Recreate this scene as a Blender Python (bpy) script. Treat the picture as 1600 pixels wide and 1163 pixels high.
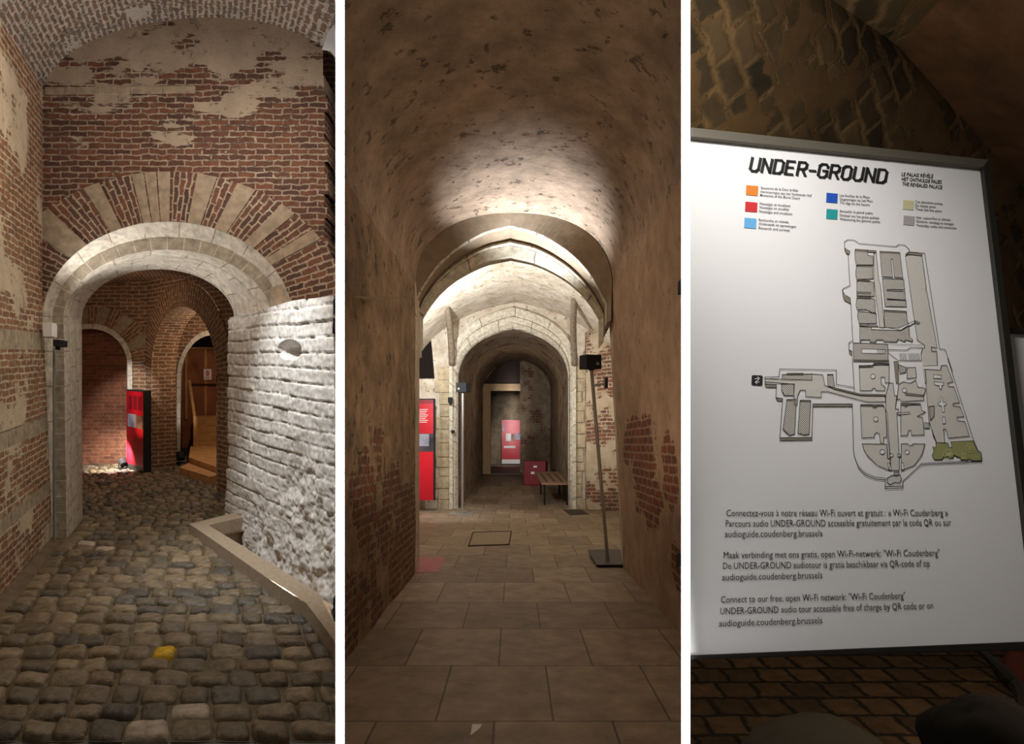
import bpy, math, random
from mathutils import Vector, noise as mnoise
random.seed(7)
S = bpy.context.scene
C = S.collection
for o in list(bpy.data.objects): bpy.data.objects.remove(o, do_unlink=True)
PI = math.pi
F = 1000.0

def srgb(r, g, b):
    def f(c):
        c /= 255.0
        return c/12.92 if c <= .04045 else ((c+.055)/1.055)**2.4
    return (f(r), f(g), f(b), 1)

# ---------------------------------------------------------------- camera, world, exposure
EYE = 1.6
cam = bpy.data.objects.new('camera', bpy.data.cameras.new('camera'))
C.objects.link(cam)
cam.location = (0, 0, EYE); cam.rotation_euler = (PI/2, 0, 0)
cam.data.sensor_width = 36; cam.data.lens = 36*F/1600
cam.data.shift_y = (650-581.5)/1600.0
cam.data.clip_start = .05
S.camera = cam
S.view_settings.view_transform = 'Standard'; S.view_settings.look = 'None'
S.view_settings.gamma = 1; S.view_settings.exposure = 0
S.view_settings.use_curve_mapping = False
w = bpy.data.worlds.new('world'); S.world = w; w.use_nodes = True
w.node_tree.nodes['Background'].inputs[0].default_value = (1, .86, .7, 1)
w.node_tree.nodes['Background'].inputs[1].default_value = .045

# Three vaulted rooms lie side by side behind two thin white partitions; the floors of the
# first two slope a little and their plans are slightly skewed to the partitions.
def W(x, d, z): return Vector((x, d, z+EYE))
def L1(x, d, z):                       # room with the cobbled street
    x = min(x, (529-330)/F*d)
    return W(x+(330-800)/F*d, d, z+(650-552)/F*d)
def L2(x, d, z):                       # long corridor
    return W(x+(805-800)/F*d, d, z+(650-695)/F*d)
def P1(px, py, d): return L1((px-330)/F*d, d, (552-py)/F*d)
def P2(px, py, d): return L2((px-805)/F*d, d, (695-py)/F*d)
def P3(px, py, d): return W((px-800)/F*d, d, (650-py)/F*d)
H1, H2 = 1.8, 1.6

# ---------------------------------------------------------------- lights
def aim(o, tgt): o.rotation_euler = (Vector(tgt)-o.location).to_track_quat('-Z', 'Y').to_euler()
def spot(name, loc, tgt, power, ang, col=(1, 1, 1), blend=.6, rad=.04):
    l = bpy.data.lights.new(name, 'SPOT'); l.energy = power; l.color = col
    l.spot_size = math.radians(ang); l.spot_blend = blend; l.shadow_soft_size = rad
    o = bpy.data.objects.new(name, l); C.objects.link(o); o.location = loc; aim(o, tgt); return o
def area(name, loc, tgt, power, sx, sy, col=(1, 1, 1), spread=180):
    l = bpy.data.lights.new(name, 'AREA'); l.energy = power; l.color = col; l.shape = 'RECTANGLE'
    l.size = sx; l.size_y = sy; l.spread = math.radians(spread)
    o = bpy.data.objects.new(name, l); C.objects.link(o); o.location = loc; aim(o, tgt); return o
def point(name, loc, power, col=(1, 1, 1), rad=.05):
    l = bpy.data.lights.new(name, 'POINT'); l.energy = power; l.color = col; l.shadow_soft_size = rad
    o = bpy.data.objects.new(name, l); C.objects.link(o); o.location = loc; return o
WARM = (1, .80, .58); COOL = (.93, .97, 1.0); NEUT = (1, .93, .85)
# the white partition edges are kept white by two added narrow beams, not real lamps
for xx in (-.2686, .2710):
    o = area('edge_light', (xx*.0, -.55, EYE), (xx, 1.0, EYE), 1, .02, 2.2, (1, 1, 1), 5)
    o.location = (xx-.0*xx, -.6, EYE+.05); aim(o, (xx, 1.0, EYE+.05)); o.data.energy = 5
# cobbled room
area('street_fill', L1(-.35, 4.3, 2.55), L1(-.4, 5.6, -1.2), 44, .6, .6, (1, .90, .78))  # added overhead fill for the cobbles, out of view
spot('wall_light', L1(-.8, 4.4, 2.0), L1(.75, 5.6, -1.1), 330, 60, COOL, .8, .05)
spot('pit_light', L1(.50, 4.75, -1.95), L1(-.1, 6.4, .4), 220, 120, COOL, .8, .04)
spot('jamb_light', L1(-1.38, 5.95, .16), L1(-.2, 6.4, 1.6), 60, 110, (1, .98, .95), .8, .02)
spot('vault_light', L1(.0, 4.6, .9), L1(-.1, 5.9, 3.2), 60, 100, COOL, .9, .05)
spot('panel_floor_light', L1(-1.50, 9.75, -1.45), L1(-1.35, 10.2, -1.9), 45, 150, (1, .95, .9), .6, .02)
spot('panel_light', L1(-1.5, 8.6, .55), L1(-1.35, 10.2, -.9), 120, 40, (1, .97, .94), .7, .03)
spot('stair_floor_light', L1(-.50, 10.35, -1.45), L1(-.60, 10.9, .5), 10, 120, (1, .95, .9), .6, .02)
point('stair_light', L1(.28, 10.0, .45), 40, WARM, .05)
point('bay_light', L1(-1.75, 8.6, .6), 11, WARM, .1)
spot('pier_light', L1(-1.5, 9.4, -1.5), L1(-.5, 9.9, .2), 22, 70, WARM, .8, .03)
# corridor
spot('bay_lamp_right', P2(940, 515, 9.7), L2(-.6, 13.0, 3.4), 400, 150, COOL, .5, .06)
spot('bay_lamp_left', P2(668, 560, 12.4), L2(-.6, 14.2, 3.2), 560, 150, COOL, .5, .06)
spot('arch_light', P2(985, 470, 9.0), P2(850, 300, 7.7), 0.01, 60, COOL, .9, .03)
spot('vault_wash', L2(.35, 8.8, .9), L2(.26, 7.72, 2.9), 900, 62, COOL, 1, .04)
area('vault_fill', L2(0, 5.3, -.6), L2(0, 6.3, 2.9), 13, .8, .8, WARM)
area('corridor_fill', L2(0, 6.0, 2.55), L2(0, 5.8, 0), 7.0, 1.2, 2.0, WARM)
spot('floor_lamp_left', L2(-2.0, 13.4, 2.0), L2(-1.9, 14.7, -1.6), 260, 62, COOL, .8, .03)
spot('left_panel_fill', L2(-1.7, 13.0, 1.2), P2(664, 690, 15.3), 120, 40, NEUT, .8, .04)  # added spot that brightens the left red panel
spot('far_panel_light', L2(-.35, 27.0, .9), L2(-.15, 31.5, -.3), 300, 50, (1, .97, .94), .8, .05)
point('far_corridor_light', L2(.1, 20.0, 1.6), 14, WARM, .2)
# sign room
area('sign_light', P3(1250, -420, 1.2), P3(1320, 520, 1.5), 4.9, .25, .12, (1, .98, .94), 110)
point('sign_room_light', P3(1120, 200, 2.3), 22, (1, .82, .58), .3)
point('sign_room_low_light', P3(1680, 960, 2.5), 5, (1, .72, .45), .2)

# ---------------------------------------------------------------- materials
def new_mat(name):
    m = bpy.data.materials.new(name); m.use_nodes = True
    nt = m.node_tree; return m, nt, nt.nodes, nt.links, nt.nodes['Principled BSDF']
def plain(name, col, rough=.6, metal=0, bump=0, bscale=40, var=0.0):
    m, nt, N, K, B = new_mat(name)
    B.inputs['Base Color'].default_value = col; B.inputs['Roughness'].default_value = rough
    B.inputs['Metallic'].default_value = metal
    if bump or var:
        tc = N.new('ShaderNodeTexCoord'); n = N.new('ShaderNodeTexNoise')
        n.inputs['Scale'].default_value = bscale; n.inputs['Detail'].default_value = 6
        K.new(tc.outputs['Object'], n.inputs['Vector'])
        if bump:
            b = N.new('ShaderNodeBump'); b.inputs['Strength'].default_value = .6; b.inputs['Distance'].default_value = bump
            K.new(n.outputs[0], b.inputs['Height']); K.new(b.outputs[0], B.inputs['Normal'])
        if var:
            r = N.new('ShaderNodeValToRGB'); e = r.color_ramp.elements
            e[0].position = .35; e[1].position = .65
            e[0].color = tuple(c*(1-var) for c in col[:3])+(1,); e[1].color = tuple(min(1, c*(1+var)) for c in col[:3])+(1,)
            K.new(n.outputs[0], r.inputs[0]); K.new(r.outputs[0], B.inputs['Base Color'])
    return m

def masonry(name, c1, c2, mortar, plaster, amount=.5, bw=.19, rh=.056, ms=.008, pscale=1.6, dist=.018,
            lowbrick=None, plaster2=None, smooth=.15, bumpd=.012, rough=.85, bias=0.0, dark=.12, fine=14, rot=0, stretch=(1, 1, 1), pdark=None, patches=(), pits=.0, rag=.014):
    """worn brickwork in UV metres, with patches of old plaster; amount = share of plaster"""
    m, nt, N, K, B = new_mat(name)
    B.inputs['Roughness'].default_value = rough
    def node(t): return N.new(t)
    def math_(op, a, b=None):
        n = node('ShaderNodeMath'); n.operation = op
        for i, v in enumerate((a, b)):
            if v is None: continue
            if isinstance(v, (int, float)): n.inputs[i].default_value = v
            else: K.new(v, n.inputs[i])
        return n.outputs[0]
    uv = node('ShaderNodeUVMap'); tc = node('ShaderNodeTexCoord')
    mp = node('ShaderNodeMapping'); mp.inputs['Rotation'].default_value = (0, 0, rot); K.new(uv.outputs[0], mp.inputs[0])
    nd = node('ShaderNodeTexNoise'); nd.inputs['Scale'].default_value = 7; nd.inputs['Detail'].default_value = 4
    K.new(uv.outputs[0], nd.inputs['Vector'])
    sub = node('ShaderNodeVectorMath'); sub.operation = 'SUBTRACT'; sub.inputs[1].default_value = (.5, .5, .5); K.new(nd.outputs['Color'], sub.inputs[0])
    scl = node('ShaderNodeVectorMath'); scl.operation = 'SCALE'; scl.inputs['Scale'].default_value = dist*2; K.new(sub.outputs[0], scl.inputs[0])
    add = node('ShaderNodeVectorMath'); add.operation = 'ADD'; K.new(mp.outputs[0], add.inputs[0]); K.new(scl.outputs[0], add.inputs[1])
    nr = node('ShaderNodeTexNoise'); nr.inputs['Scale'].default_value = 26; nr.inputs['Detail'].default_value = 3
    K.new(uv.outputs[0], nr.inputs['Vector'])
    sb2 = node('ShaderNodeVectorMath'); sb2.operation = 'SUBTRACT'; sb2.inputs[1].default_value = (.5, .5, .5); K.new(nr.outputs['Color'], sb2.inputs[0])
    sc2 = node('ShaderNodeVectorMath'); sc2.operation = 'SCALE'; sc2.inputs['Scale'].default_value = rag*2; K.new(sb2.outputs[0], sc2.inputs[0])
    ad2 = node('ShaderNodeVectorMath'); ad2.operation = 'ADD'; K.new(add.outputs[0], ad2.inputs[0]); K.new(sc2.outputs[0], ad2.inputs[1]); add = ad2
    br = node('ShaderNodeTexBrick'); br.inputs['Scale'].default_value = 1
    br.inputs['Brick Width'].default_value = bw; br.inputs['Row Height'].default_value = rh
    br.inputs['Mortar Size'].default_value = ms; br.inputs['Mortar Smooth'].default_value = smooth; br.inputs['Bias'].default_value = bias
    br.inputs['Color1'].default_value = c1; br.inputs['Color2'].default_value = c2; br.inputs['Mortar'].default_value = mortar
    K.new(add.outputs[0], br.inputs['Vector'])
    # grime within bricks
    n2 = node('ShaderNodeTexNoise'); n2.inputs['Scale'].default_value = fine; n2.inputs['Detail'].default_value = 7; n2.inputs['Roughness'].default_value = .65
    K.new(tc.outputs['Object'], n2.inputs['Vector'])
    mr = node('ShaderNodeMapRange'); mr.inputs['From Min'].default_value = .3; mr.inputs['From Max'].default_value = .7
    mr.inputs['To Min'].default_value = .62; mr.inputs['To Max'].default_value = 1.35; K.new(n2.outputs[0], mr.inputs[0])
    mul = node('ShaderNodeVectorMath'); mul.operation = 'SCALE'; K.new(br.outputs['Color'], mul.inputs[0]); K.new(mr.outputs[0], mul.inputs['Scale'])
    # plaster patches
    n3 = node('ShaderNodeTexNoise'); n3.inputs['Scale'].default_value = pscale; n3.inputs['Detail'].default_value = 9; n3.inputs['Roughness'].default_value = .62
    mp3 = node('ShaderNodeMapping'); mp3.inputs['Scale'].default_value = stretch
    K.new(uv.outputs[0], mp3.inputs[0]); K.new(mp3.outputs[0], n3.inputs['Vector'])
    v = n3.outputs[0]
    v = math_('ADD', v, math_('MULTIPLY', br.outputs['Fac'], .06))
    if lowbrick is not None:                     # the plaster has come off the lower courses
        z0, z1, amt = lowbrick
        sx = node('ShaderNodeSeparateXYZ'); K.new(uv.outputs[0], sx.inputs[0])
        g = node('ShaderNodeMapRange'); g.inputs['From Min'].default_value = z0; g.inputs['From Max'].default_value = z1
        g.inputs['To Min'].default_value = -amt; g.inputs['To Max'].default_value = amt; K.new(sx.outputs[1], g.inputs[0])
        v = math_('ADD', v, g.outputs[0])
    for cu, cv, ru, rv, st in patches:           # places where the plaster has fallen off
        sp = node('ShaderNodeSeparateXYZ'); K.new(uv.outputs[0], sp.inputs[0])
        du = math_('DIVIDE', math_('SUBTRACT', sp.outputs[0], cu), ru); dv = math_('DIVIDE', math_('SUBTRACT', sp.outputs[1], cv), rv)
        dd_ = math_('ADD', math_('MULTIPLY', du, du), math_('MULTIPLY', dv, dv))
        g2 = node('ShaderNodeMapRange'); g2.inputs['From Min'].default_value = .3; g2.inputs['From Max'].default_value = 1.5
        g2.inputs['To Min'].default_value = -st; g2.inputs['To Max'].default_value = 0; K.new(dd_, g2.inputs[0])
        v = math_('ADD', v, g2.outputs[0])
    thr = .5+(.5-amount)*.5
    pm = node('ShaderNodeMapRange'); pm.inputs['From Min'].default_value = thr-.012; pm.inputs['From Max'].default_value = thr+.012; K.new(v, pm.inputs[0])
    pc = node('ShaderNodeValToRGB'); e = pc.color_ramp.elements; e[0].position = .34; e[1].position = .66
    p2 = plaster2 or tuple(c*.72 for c in plaster[:3])+(1,)
    e[0].color = p2; e[1].color = plaster
    if pdark is not None:
        x = pc.color_ramp.elements.new(.27); x.color = pdark
    n4 = node('ShaderNodeTexNoise'); n4.inputs['Scale'].default_value = 3.2; n4.inputs['Detail'].default_value = 9; n4.inputs['Roughness'].default_value = .68
    K.new(tc.outputs['Object'], n4.inputs['Vector']); K.new(n4.outputs[0], pc.inputs[0])
    mix = node('ShaderNodeMix'); mix.data_type = 'RGBA'
    K.new(pm.outputs[0], mix.inputs['Factor']); K.new(mul.outputs[0], mix.inputs['A']); K.new(pc.outputs[0], mix.inputs['B'])
    out = mix.outputs['Result']
    n5 = node('ShaderNodeTexNoise'); n5.inputs['Scale'].default_value = 7; n5.inputs['Detail'].default_value = 5; n5.inputs['Roughness'].default_value = .7
    K.new(tc.outputs['Object'], n5.inputs['Vector'])
    pt_ = node('ShaderNodeMapRange'); pt_.inputs['From Min'].default_value = .31; pt_.inputs['From Max'].default_value = .40; K.new(n5.outputs[0], pt_.inputs[0])
    if pits:
        pr = node('ShaderNodeMapRange'); pr.inputs['To Min'].default_value = 1-pits; pr.inputs['To Max'].default_value = 1; K.new(pt_.outputs[0], pr.inputs[0])
        sp2 = node('ShaderNodeVectorMath'); sp2.operation = 'SCALE'; K.new(out, sp2.inputs[0]); K.new(pr.outputs[0], sp2.inputs['Scale']); out = sp2.outputs[0]
    K.new(out, B.inputs['Base Color'])
    # relief
    hb = math_('SUBTRACT', 1.0, br.outputs['Fac'])
    hb = math_('ADD', math_('MULTIPLY', hb, .75), math_('MULTIPLY', n2.outputs[0], .7))
    hp = math_('ADD', math_('MULTIPLY', n2.outputs[0], .55), .75)
    if pits: hp = math_('ADD', hp, math_('MULTIPLY', pt_.outputs[0], .6))
    hm = node('ShaderNodeMix'); hm.data_type = 'FLOAT'
    K.new(pm.outputs[0], hm.inputs['Factor']); K.new(hb, hm.inputs['A']); K.new(hp, hm.inputs['B'])
    b = node('ShaderNodeBump'); b.inputs['Strength'].default_value = 1; b.inputs['Distance'].default_value = bumpd
    K.new(hm.outputs['Result'], b.inputs['Height']); K.new(b.outputs[0], B.inputs['Normal'])
    return m

BR1, BR2, MOR = srgb(120, 58, 34), srgb(84, 42, 30), srgb(176, 158, 136)
PLA = srgb(190, 172, 150)
M = {}
M['brick_front'] = masonry('brick_front', srgb(112, 68, 48), srgb(74, 48, 38), srgb(150, 130, 110), srgb(172, 152, 130), .44, dist=.022, pscale=1.5, stretch=(1, 2.2, 1), ms=.008, bw=.17, lowbrick=(1.7, 3.1, .12), bumpd=.02, pits=.25)
M['brick_left'] = masonry('brick_left', srgb(156, 110, 78), srgb(128, 86, 62), srgb(196, 176, 146), srgb(214, 194, 164), .44, bw=.17, ms=.009, pscale=1.3, pits=.2, bumpd=.02)
M['brick_ring'] = masonry('brick_ring', srgb(112, 70, 50), srgb(74, 52, 44), srgb(160, 140, 118), srgb(188, 170, 148), .10, bw=.16, rh=.05, ms=.008)
M['brick_vault'] = masonry('brick_vault', srgb(130, 98, 80), srgb(112, 92, 80), srgb(178, 165, 152), srgb(186, 174, 160), .30, bw=.18, rh=.055, ms=.014, pscale=2.6, rag=.02, bumpd=.025, pits=.2)
M['brick_dark'] = masonry('brick_dark', srgb(122, 76, 54), srgb(92, 62, 48), srgb(158, 136, 112), srgb(150, 130, 108), .22, bw=.2, rh=.062, ms=.009)
M['brick_red'] = masonry('brick_red', srgb(150, 92, 64), srgb(118, 72, 52), srgb(150, 116, 92), srgb(150, 110, 90), .0, bw=.19, rh=.06, ms=.006)
M['brick_pier'] = masonry('brick_pier', srgb(140, 98, 70), srgb(112, 78, 58), srgb(178, 154, 124), srgb(170, 150, 124), .12, bw=.19, rh=.062, ms=.009)
M['stone_pale'] = masonry('stone_pale', srgb(214, 204, 188), srgb(200, 190, 174), srgb(164, 150, 134), srgb(218, 208, 192), .30, bw=.34, rh=.26, ms=.006, dist=.008, rag=.006, bumpd=.01)
M['stone_grey'] = masonry('stone_grey', srgb(158, 146, 128), srgb(144, 132, 114), srgb(196, 186, 170), srgb(160, 148, 130), .15, bw=.6, rh=.155, ms=.004, dist=.006, rag=.004, bumpd=.008)
M['stone_voussoir'] = plain('stone_voussoir', srgb(150, 132, 110), .85, 0, .012, 14, .2)
M['recess_shade'] = plain('recess_shade', srgb(70, 56, 48), .9)  # dark colour paints the shade in the side opening and the lunette
M['quoin'] = plain('quoin', srgb(176, 158, 128), .9, 0, .03, 9, .2)
M['gutter'] = plain('gutter', srgb(104, 88, 68), .9, 0, .01, 10, .2)
M['stone_band'] = masonry('stone_band', srgb(176, 160, 136), srgb(160, 146, 122), srgb(120, 104, 86), srgb(178, 162, 138), .2, bw=.55, rh=.3, ms=.005, dist=.006, bumpd=.006)
M['white_wall'] = plain('white_rubble', srgb(210, 205, 198), .9, 0, .008, 20, .2)
M['plaster_vault'] = masonry('plaster_vault', srgb(120, 84, 62), srgb(100, 74, 58), srgb(150, 128, 108), srgb(184, 158, 136), 1.35, pscale=1.2, plaster2=srgb(132, 112, 92), pdark=srgb(96, 76, 58), fine=9, bumpd=.05, pits=.35)
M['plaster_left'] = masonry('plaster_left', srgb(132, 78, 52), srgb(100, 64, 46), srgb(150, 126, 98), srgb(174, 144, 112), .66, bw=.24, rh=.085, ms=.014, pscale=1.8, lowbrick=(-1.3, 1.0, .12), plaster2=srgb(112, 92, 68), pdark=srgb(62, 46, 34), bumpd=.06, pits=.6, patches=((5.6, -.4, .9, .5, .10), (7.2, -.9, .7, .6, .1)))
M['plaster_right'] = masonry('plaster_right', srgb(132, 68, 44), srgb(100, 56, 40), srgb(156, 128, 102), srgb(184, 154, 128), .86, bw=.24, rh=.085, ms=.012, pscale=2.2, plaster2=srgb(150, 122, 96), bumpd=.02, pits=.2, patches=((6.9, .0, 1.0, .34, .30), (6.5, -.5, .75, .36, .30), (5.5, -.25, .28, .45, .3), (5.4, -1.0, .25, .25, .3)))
M['bay_plaster'] = masonry('bay_plaster', srgb(150, 110, 84), srgb(124, 96, 76), srgb(178, 160, 138), srgb(220, 208, 190), .95, pscale=1.6, plaster2=srgb(178, 158, 132), pdark=srgb(140, 118, 92), bumpd=.04, lowbrick=(-1.6, 2.6, .10), bw=.3, rh=.1, ms=.014, pits=.25)
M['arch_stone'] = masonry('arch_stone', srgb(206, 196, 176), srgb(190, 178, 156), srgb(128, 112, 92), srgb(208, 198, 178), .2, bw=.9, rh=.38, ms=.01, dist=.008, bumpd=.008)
M['arch_shade'] = plain('arch_shade', srgb(140, 122, 100), .85, 0, .006, 10, .12)  # darker stone colour paints the unlit undersides of the first arch
M['flagstone'] = masonry('flagstone', srgb(150, 130, 106), srgb(120, 102, 82), srgb(84, 68, 52), srgb(150, 130, 106), -.4, bw=.68, rh=.93, ms=.007, dist=.004, rag=.003, bumpd=.003, rough=.6, fine=5)
M['sand'] = plain('sand', srgb(176, 150, 116), .95, 0, .02, 9, .2)
M['kerb'] = plain('kerb', srgb(160, 142, 120), 1.0, 0, .004, 30, .1)
M['room3_wall'] = masonry('room3_wall', srgb(104, 88, 66), srgb(50, 46, 38), srgb(122, 102, 74), srgb(116, 94, 66), .40, bw=.23, rh=.12, ms=.03, dist=.035, smooth=1, pscale=2.6, rot=.85, plaster2=srgb(88, 70, 50), bumpd=.008, fine=5)
M['room3_floor'] = masonry('room3_floor', srgb(120, 94, 68), srgb(80, 64, 48), srgb(36, 32, 26), srgb(100, 74, 54), .1, bw=.19, rh=.2, ms=.02, dist=.03, smooth=.8)
M['white_paint'] = plain('white_paint', (.93, .93, .93, 1), .8)
M['black'] = plain('black_metal', srgb(20, 20, 21), .85)
M['steel'] = plain('steel', srgb(168, 162, 156), .45, .6)
M['dark_steel'] = plain('dark_steel', srgb(60, 54, 48), .5, .4)
M['red'] = plain('red_panel', srgb(200, 18, 38), .42)
M['red_dark'] = plain('red_dark', srgb(132, 12, 28), .5)
M['photo_dark'] = plain('photo_dark', srgb(60, 52, 60), .5, 0, 0, 6, .6)
M['photo_light'] = plain('photo_light', srgb(150, 150, 168), .5, 0, 0, 5, .35)
M['photo_brown'] = plain('photo_brown', srgb(120, 90, 66), .5, 0, 0, 6, .5)
M['print_white'] = plain('print_white', srgb(236, 232, 228), .6)
M['wood'] = plain('pine_wood', srgb(196, 146, 92), .55, 0, .002, 9, .12)
M['ply'] = plain('plywood', srgb(146, 88, 54), .6, 0, .002, 4, .14)
M['beige_beam'] = plain('beige_beam', srgb(206, 172, 130), .7, 0, .002, 8, .08)
M['bench_top'] = plain('bench_top', srgb(140, 104, 76), .5, 0, .002, 8, .12)
M['grate'] = plain('grate', srgb(52, 42, 34), .7)
M['ink'] = plain('ink', srgb(28, 28, 28), .6)
M['board'] = plain('board_white', srgb(232, 229, 228), .55)
M['frame_grey'] = plain('frame_grey', srgb(104, 98, 86), .45, .3)
M['frame_dark'] = plain('frame_dark', srgb(40, 38, 34), .5, .3)
M['post_grey'] = plain('post_grey', srgb(118, 120, 110), .5, .2)
M['plan_side'] = plain('plan_side', srgb(140, 132, 116), .6)
M['olive'] = plain('olive', srgb(150, 148, 96), .6)
M['cloth_black'] = plain('cloth_black', srgb(10, 10, 11), 1.0)
M['cloth_grey'] = plain('cloth_grey', srgb(92, 88, 80), .95)
M['pink_lit_slab'] = plain('pink_lit_slab', srgb(168, 92, 96), .6, 0, .002, 8, .1)  # pink colour paints light reflected onto the floor slab
def hatch(name, line, duty, scale):
    m, nt, N, K, B = new_mat(name)
    uv = N.new('ShaderNodeUVMap'); wv = N.new('ShaderNodeTexWave'); wv.wave_type = 'BANDS'; wv.bands_direction = 'DIAGONAL'
    wv.inputs['Scale'].default_value = scale; K.new(uv.outputs[0], wv.inputs['Vector'])
    r = N.new('ShaderNodeValToRGB'); e = r.color_ramp.elements; r.color_ramp.interpolation = 'LINEAR'
    e[0].position = duty; e[1].position = duty+.15; e[0].color = line; e[1].color = srgb(226, 221, 214)
    K.new(wv.outputs['Fac'], r.inputs[0]); K.new(r.outputs[0], B.inputs['Base Color']); B.inputs['Roughness'].default_value = .6
    return m
M['hatch_dark'] = hatch('hatch_dark', srgb(84, 78, 66), .40, 95)
M['hatch_light'] = hatch('hatch_light', srgb(150, 140, 124), .16, 100)
def cobble_mat():
    m, nt, N, K, B = new_mat('cobble_stone')
    a = N.new('ShaderNodeVertexColor'); a.layer_name = 'tone'
    tc = N.new('ShaderNodeTexCoord'); n = N.new('ShaderNodeTexNoise'); n.inputs['Scale'].default_value = 16; n.inputs['Detail'].default_value = 7
    K.new(tc.outputs['Object'], n.inputs['Vector'])
    mr = N.new('ShaderNodeMapRange'); mr.inputs['From Min'].default_value = .3; mr.inputs['From Max'].default_value = .7
    mr.inputs['To Min'].default_value = .65; mr.inputs['To Max'].default_value = 1.35; K.new(n.outputs[0], mr.inputs[0])
    s = N.new('ShaderNodeVectorMath'); s.operation = 'SCALE'; K.new(a.outputs[0], s.inputs[0]); K.new(mr.outputs[0], s.inputs['Scale'])
    K.new(s.outputs[0], B.inputs['Base Color']); B.inputs['Roughness'].default_value = .58
    b = N.new('ShaderNodeBump'); b.inputs['Distance'].default_value = .02; K.new(n.outputs[0], b.inputs['Height']); K.new(b.outputs[0], B.inputs['Normal'])
    return m
M['cobble'] = cobble_mat()

# ---------------------------------------------------------------- mesh helpers
class MB:
    def __init__(s): s.v = []; s.f = []; s.uv = []; s.mi = []; s.col = []
    def quad(s, p, uv=None, mi=0, col=None):
        b = len(s.v); s.v += [tuple(q) for q in p]; n = len(p)
        s.f.append(tuple(range(b, b+n))); s.uv += (uv or [(0, 0)]*n); s.mi.append(mi)
        s.col += [col or (1, 1, 1, 1)]*n
    def box(s, c, sx, sy, sz, rz=0, mi=0, ry=0, bev=0):
        ca, sa = math.cos(rz), math.sin(rz); cr, sr = math.cos(ry), math.sin(ry)
        def T(x, y, z):
            x, z = x*cr+z*sr, -x*sr+z*cr
            return (c[0]+x*ca-y*sa, c[1]+x*sa+y*ca, c[2]+z)
        P = [T(i*sx/2, j*sy/2, k*sz/2) for i in (-1, 1) for j in (-1, 1) for k in (-1, 1)]
        for q in ((0, 1, 3, 2), (4, 6, 7, 5), (0, 4, 5, 1), (2, 3, 7, 6), (0, 2, 6, 4), (1, 5, 7, 3)): s.quad([P[i] for i in q], mi=mi)
    def hexa(s, b, t, mi=0):     # bottom ring, top ring (any polygon, same count)
        n = len(b)
        s.quad(list(reversed(b)), mi=mi); s.quad(t, mi=mi)
        for i in range(n):
            j = (i+1) % n; s.quad([b[i], b[j], t[j], t[i]], mi=mi)
    def tube(s, pts, r, n=10, mi=0):
        rings = []
        for i, p in enumerate(pts):
            p = Vector(p); a = Vector(pts[max(i-1, 0)]); b = Vector(pts[min(i+1, len(pts)-1)])
            t = (b-a).normalized(); u = t.cross(Vector((.01, .2, 1)) if abs(t.z) < .9 else Vector((1, 0, 0))).normalized(); v = t.cross(u)
            rr = r[i] if isinstance(r, (list, tuple)) else r
            rings.append([p+rr*(math.cos(2*PI*k/n)*u+math.sin(2*PI*k/n)*v) for k in range(n)])
        for A, B in zip(rings, rings[1:]):
            for k in range(n): s.quad([A[k], A[(k+1) % n], B[(k+1) % n], B[k]], mi=mi)
        s.quad(list(reversed(rings[0])), mi=mi); s.quad(rings[-1], mi=mi)
    def build(s, name, mats, parent=None, merge=False, smooth=False, colname=None, bevel=0):
        me = bpy.data.meshes.new(name); me.from_pydata(s.v, [], s.f)
        ul = me.uv_layers.new(name='UVMap')
        for i, u in enumerate(s.uv): ul.data[i].uv = u
        for m in (mats if isinstance(mats, (list, tuple)) else [mats]): me.materials.append(m)
        me.polygons.foreach_set('material_index', s.mi)
        if colname:
            ca = me.color_attributes.new(colname, 'FLOAT_COLOR', 'CORNER')
            for i, c in enumerate(s.col): ca.data[i].color = c
        me.update()
        if merge:
            import bmesh
            bm = bmesh.new(); bm.from_mesh(me); bmesh.ops.remove_doubles(bm, verts=bm.verts, dist=.0004)
            bmesh.ops.recalc_face_normals(bm, faces=bm.faces)
            bm.to_mesh(me); bm.free()
        if smooth: me.polygons.foreach_set('use_smooth', [True]*len(me.polygons))
        o = bpy.data.objects.new(name, me); C.objects.link(o)
        if parent:
            o.parent = parent; o.matrix_parent_inverse = parent.matrix_world.inverted()
        if bevel:
            mo = o.modifiers.new('bevel', 'BEVEL'); mo.width = bevel; mo.segments = 2; mo.limit_method = 'ANGLE'
        return o
def struct(o): o['kind'] = 'structure'; return o
def tag(o, label, cat, group=None):
    o['label'] = label; o['category'] = cat
    if group: o['group'] = group
    return o
def empty(name, loc, label, cat, group=None):
    o = bpy.data.objects.new(name, None); C.objects.link(o); o.location = loc; o.empty_display_size = .1
    bpy.context.view_layer.update()
    return tag(o, label, cat, group)
def loft(mb, curves, swap=False, mis=None, segmi=None, u0=0, v0=0, vs=None):
    n = len(curves[0]); us = [u0]; vv = [v0]
    mid = curves[len(curves)//2]
    for i in range(1, n): us.append(us[-1]+(Vector(mid[i])-Vector(mid[i-1])).length)
    for a, b in zip(curves, curves[1:]): vv.append(vv[-1]+(Vector(a[n//2])-Vector(b[n//2])).length)
    if vs: vv = vs
    for j in range(len(curves)-1):
        for i in range(n-1):
            q = [curves[j][i], curves[j][i+1], curves[j+1][i+1], curves[j+1][i]]
            uv = [(us[i], vv[j]), (us[i+1], vv[j]), (us[i+1], vv[j+1]), (us[i], vv[j+1])]
            if swap: uv = [(b, a) for a, b in uv]
            mi = mis[j] if mis else 0
            if segmi: mi = segmi(j, i, mi)
            mb.quad(q, uv, mi)
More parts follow.
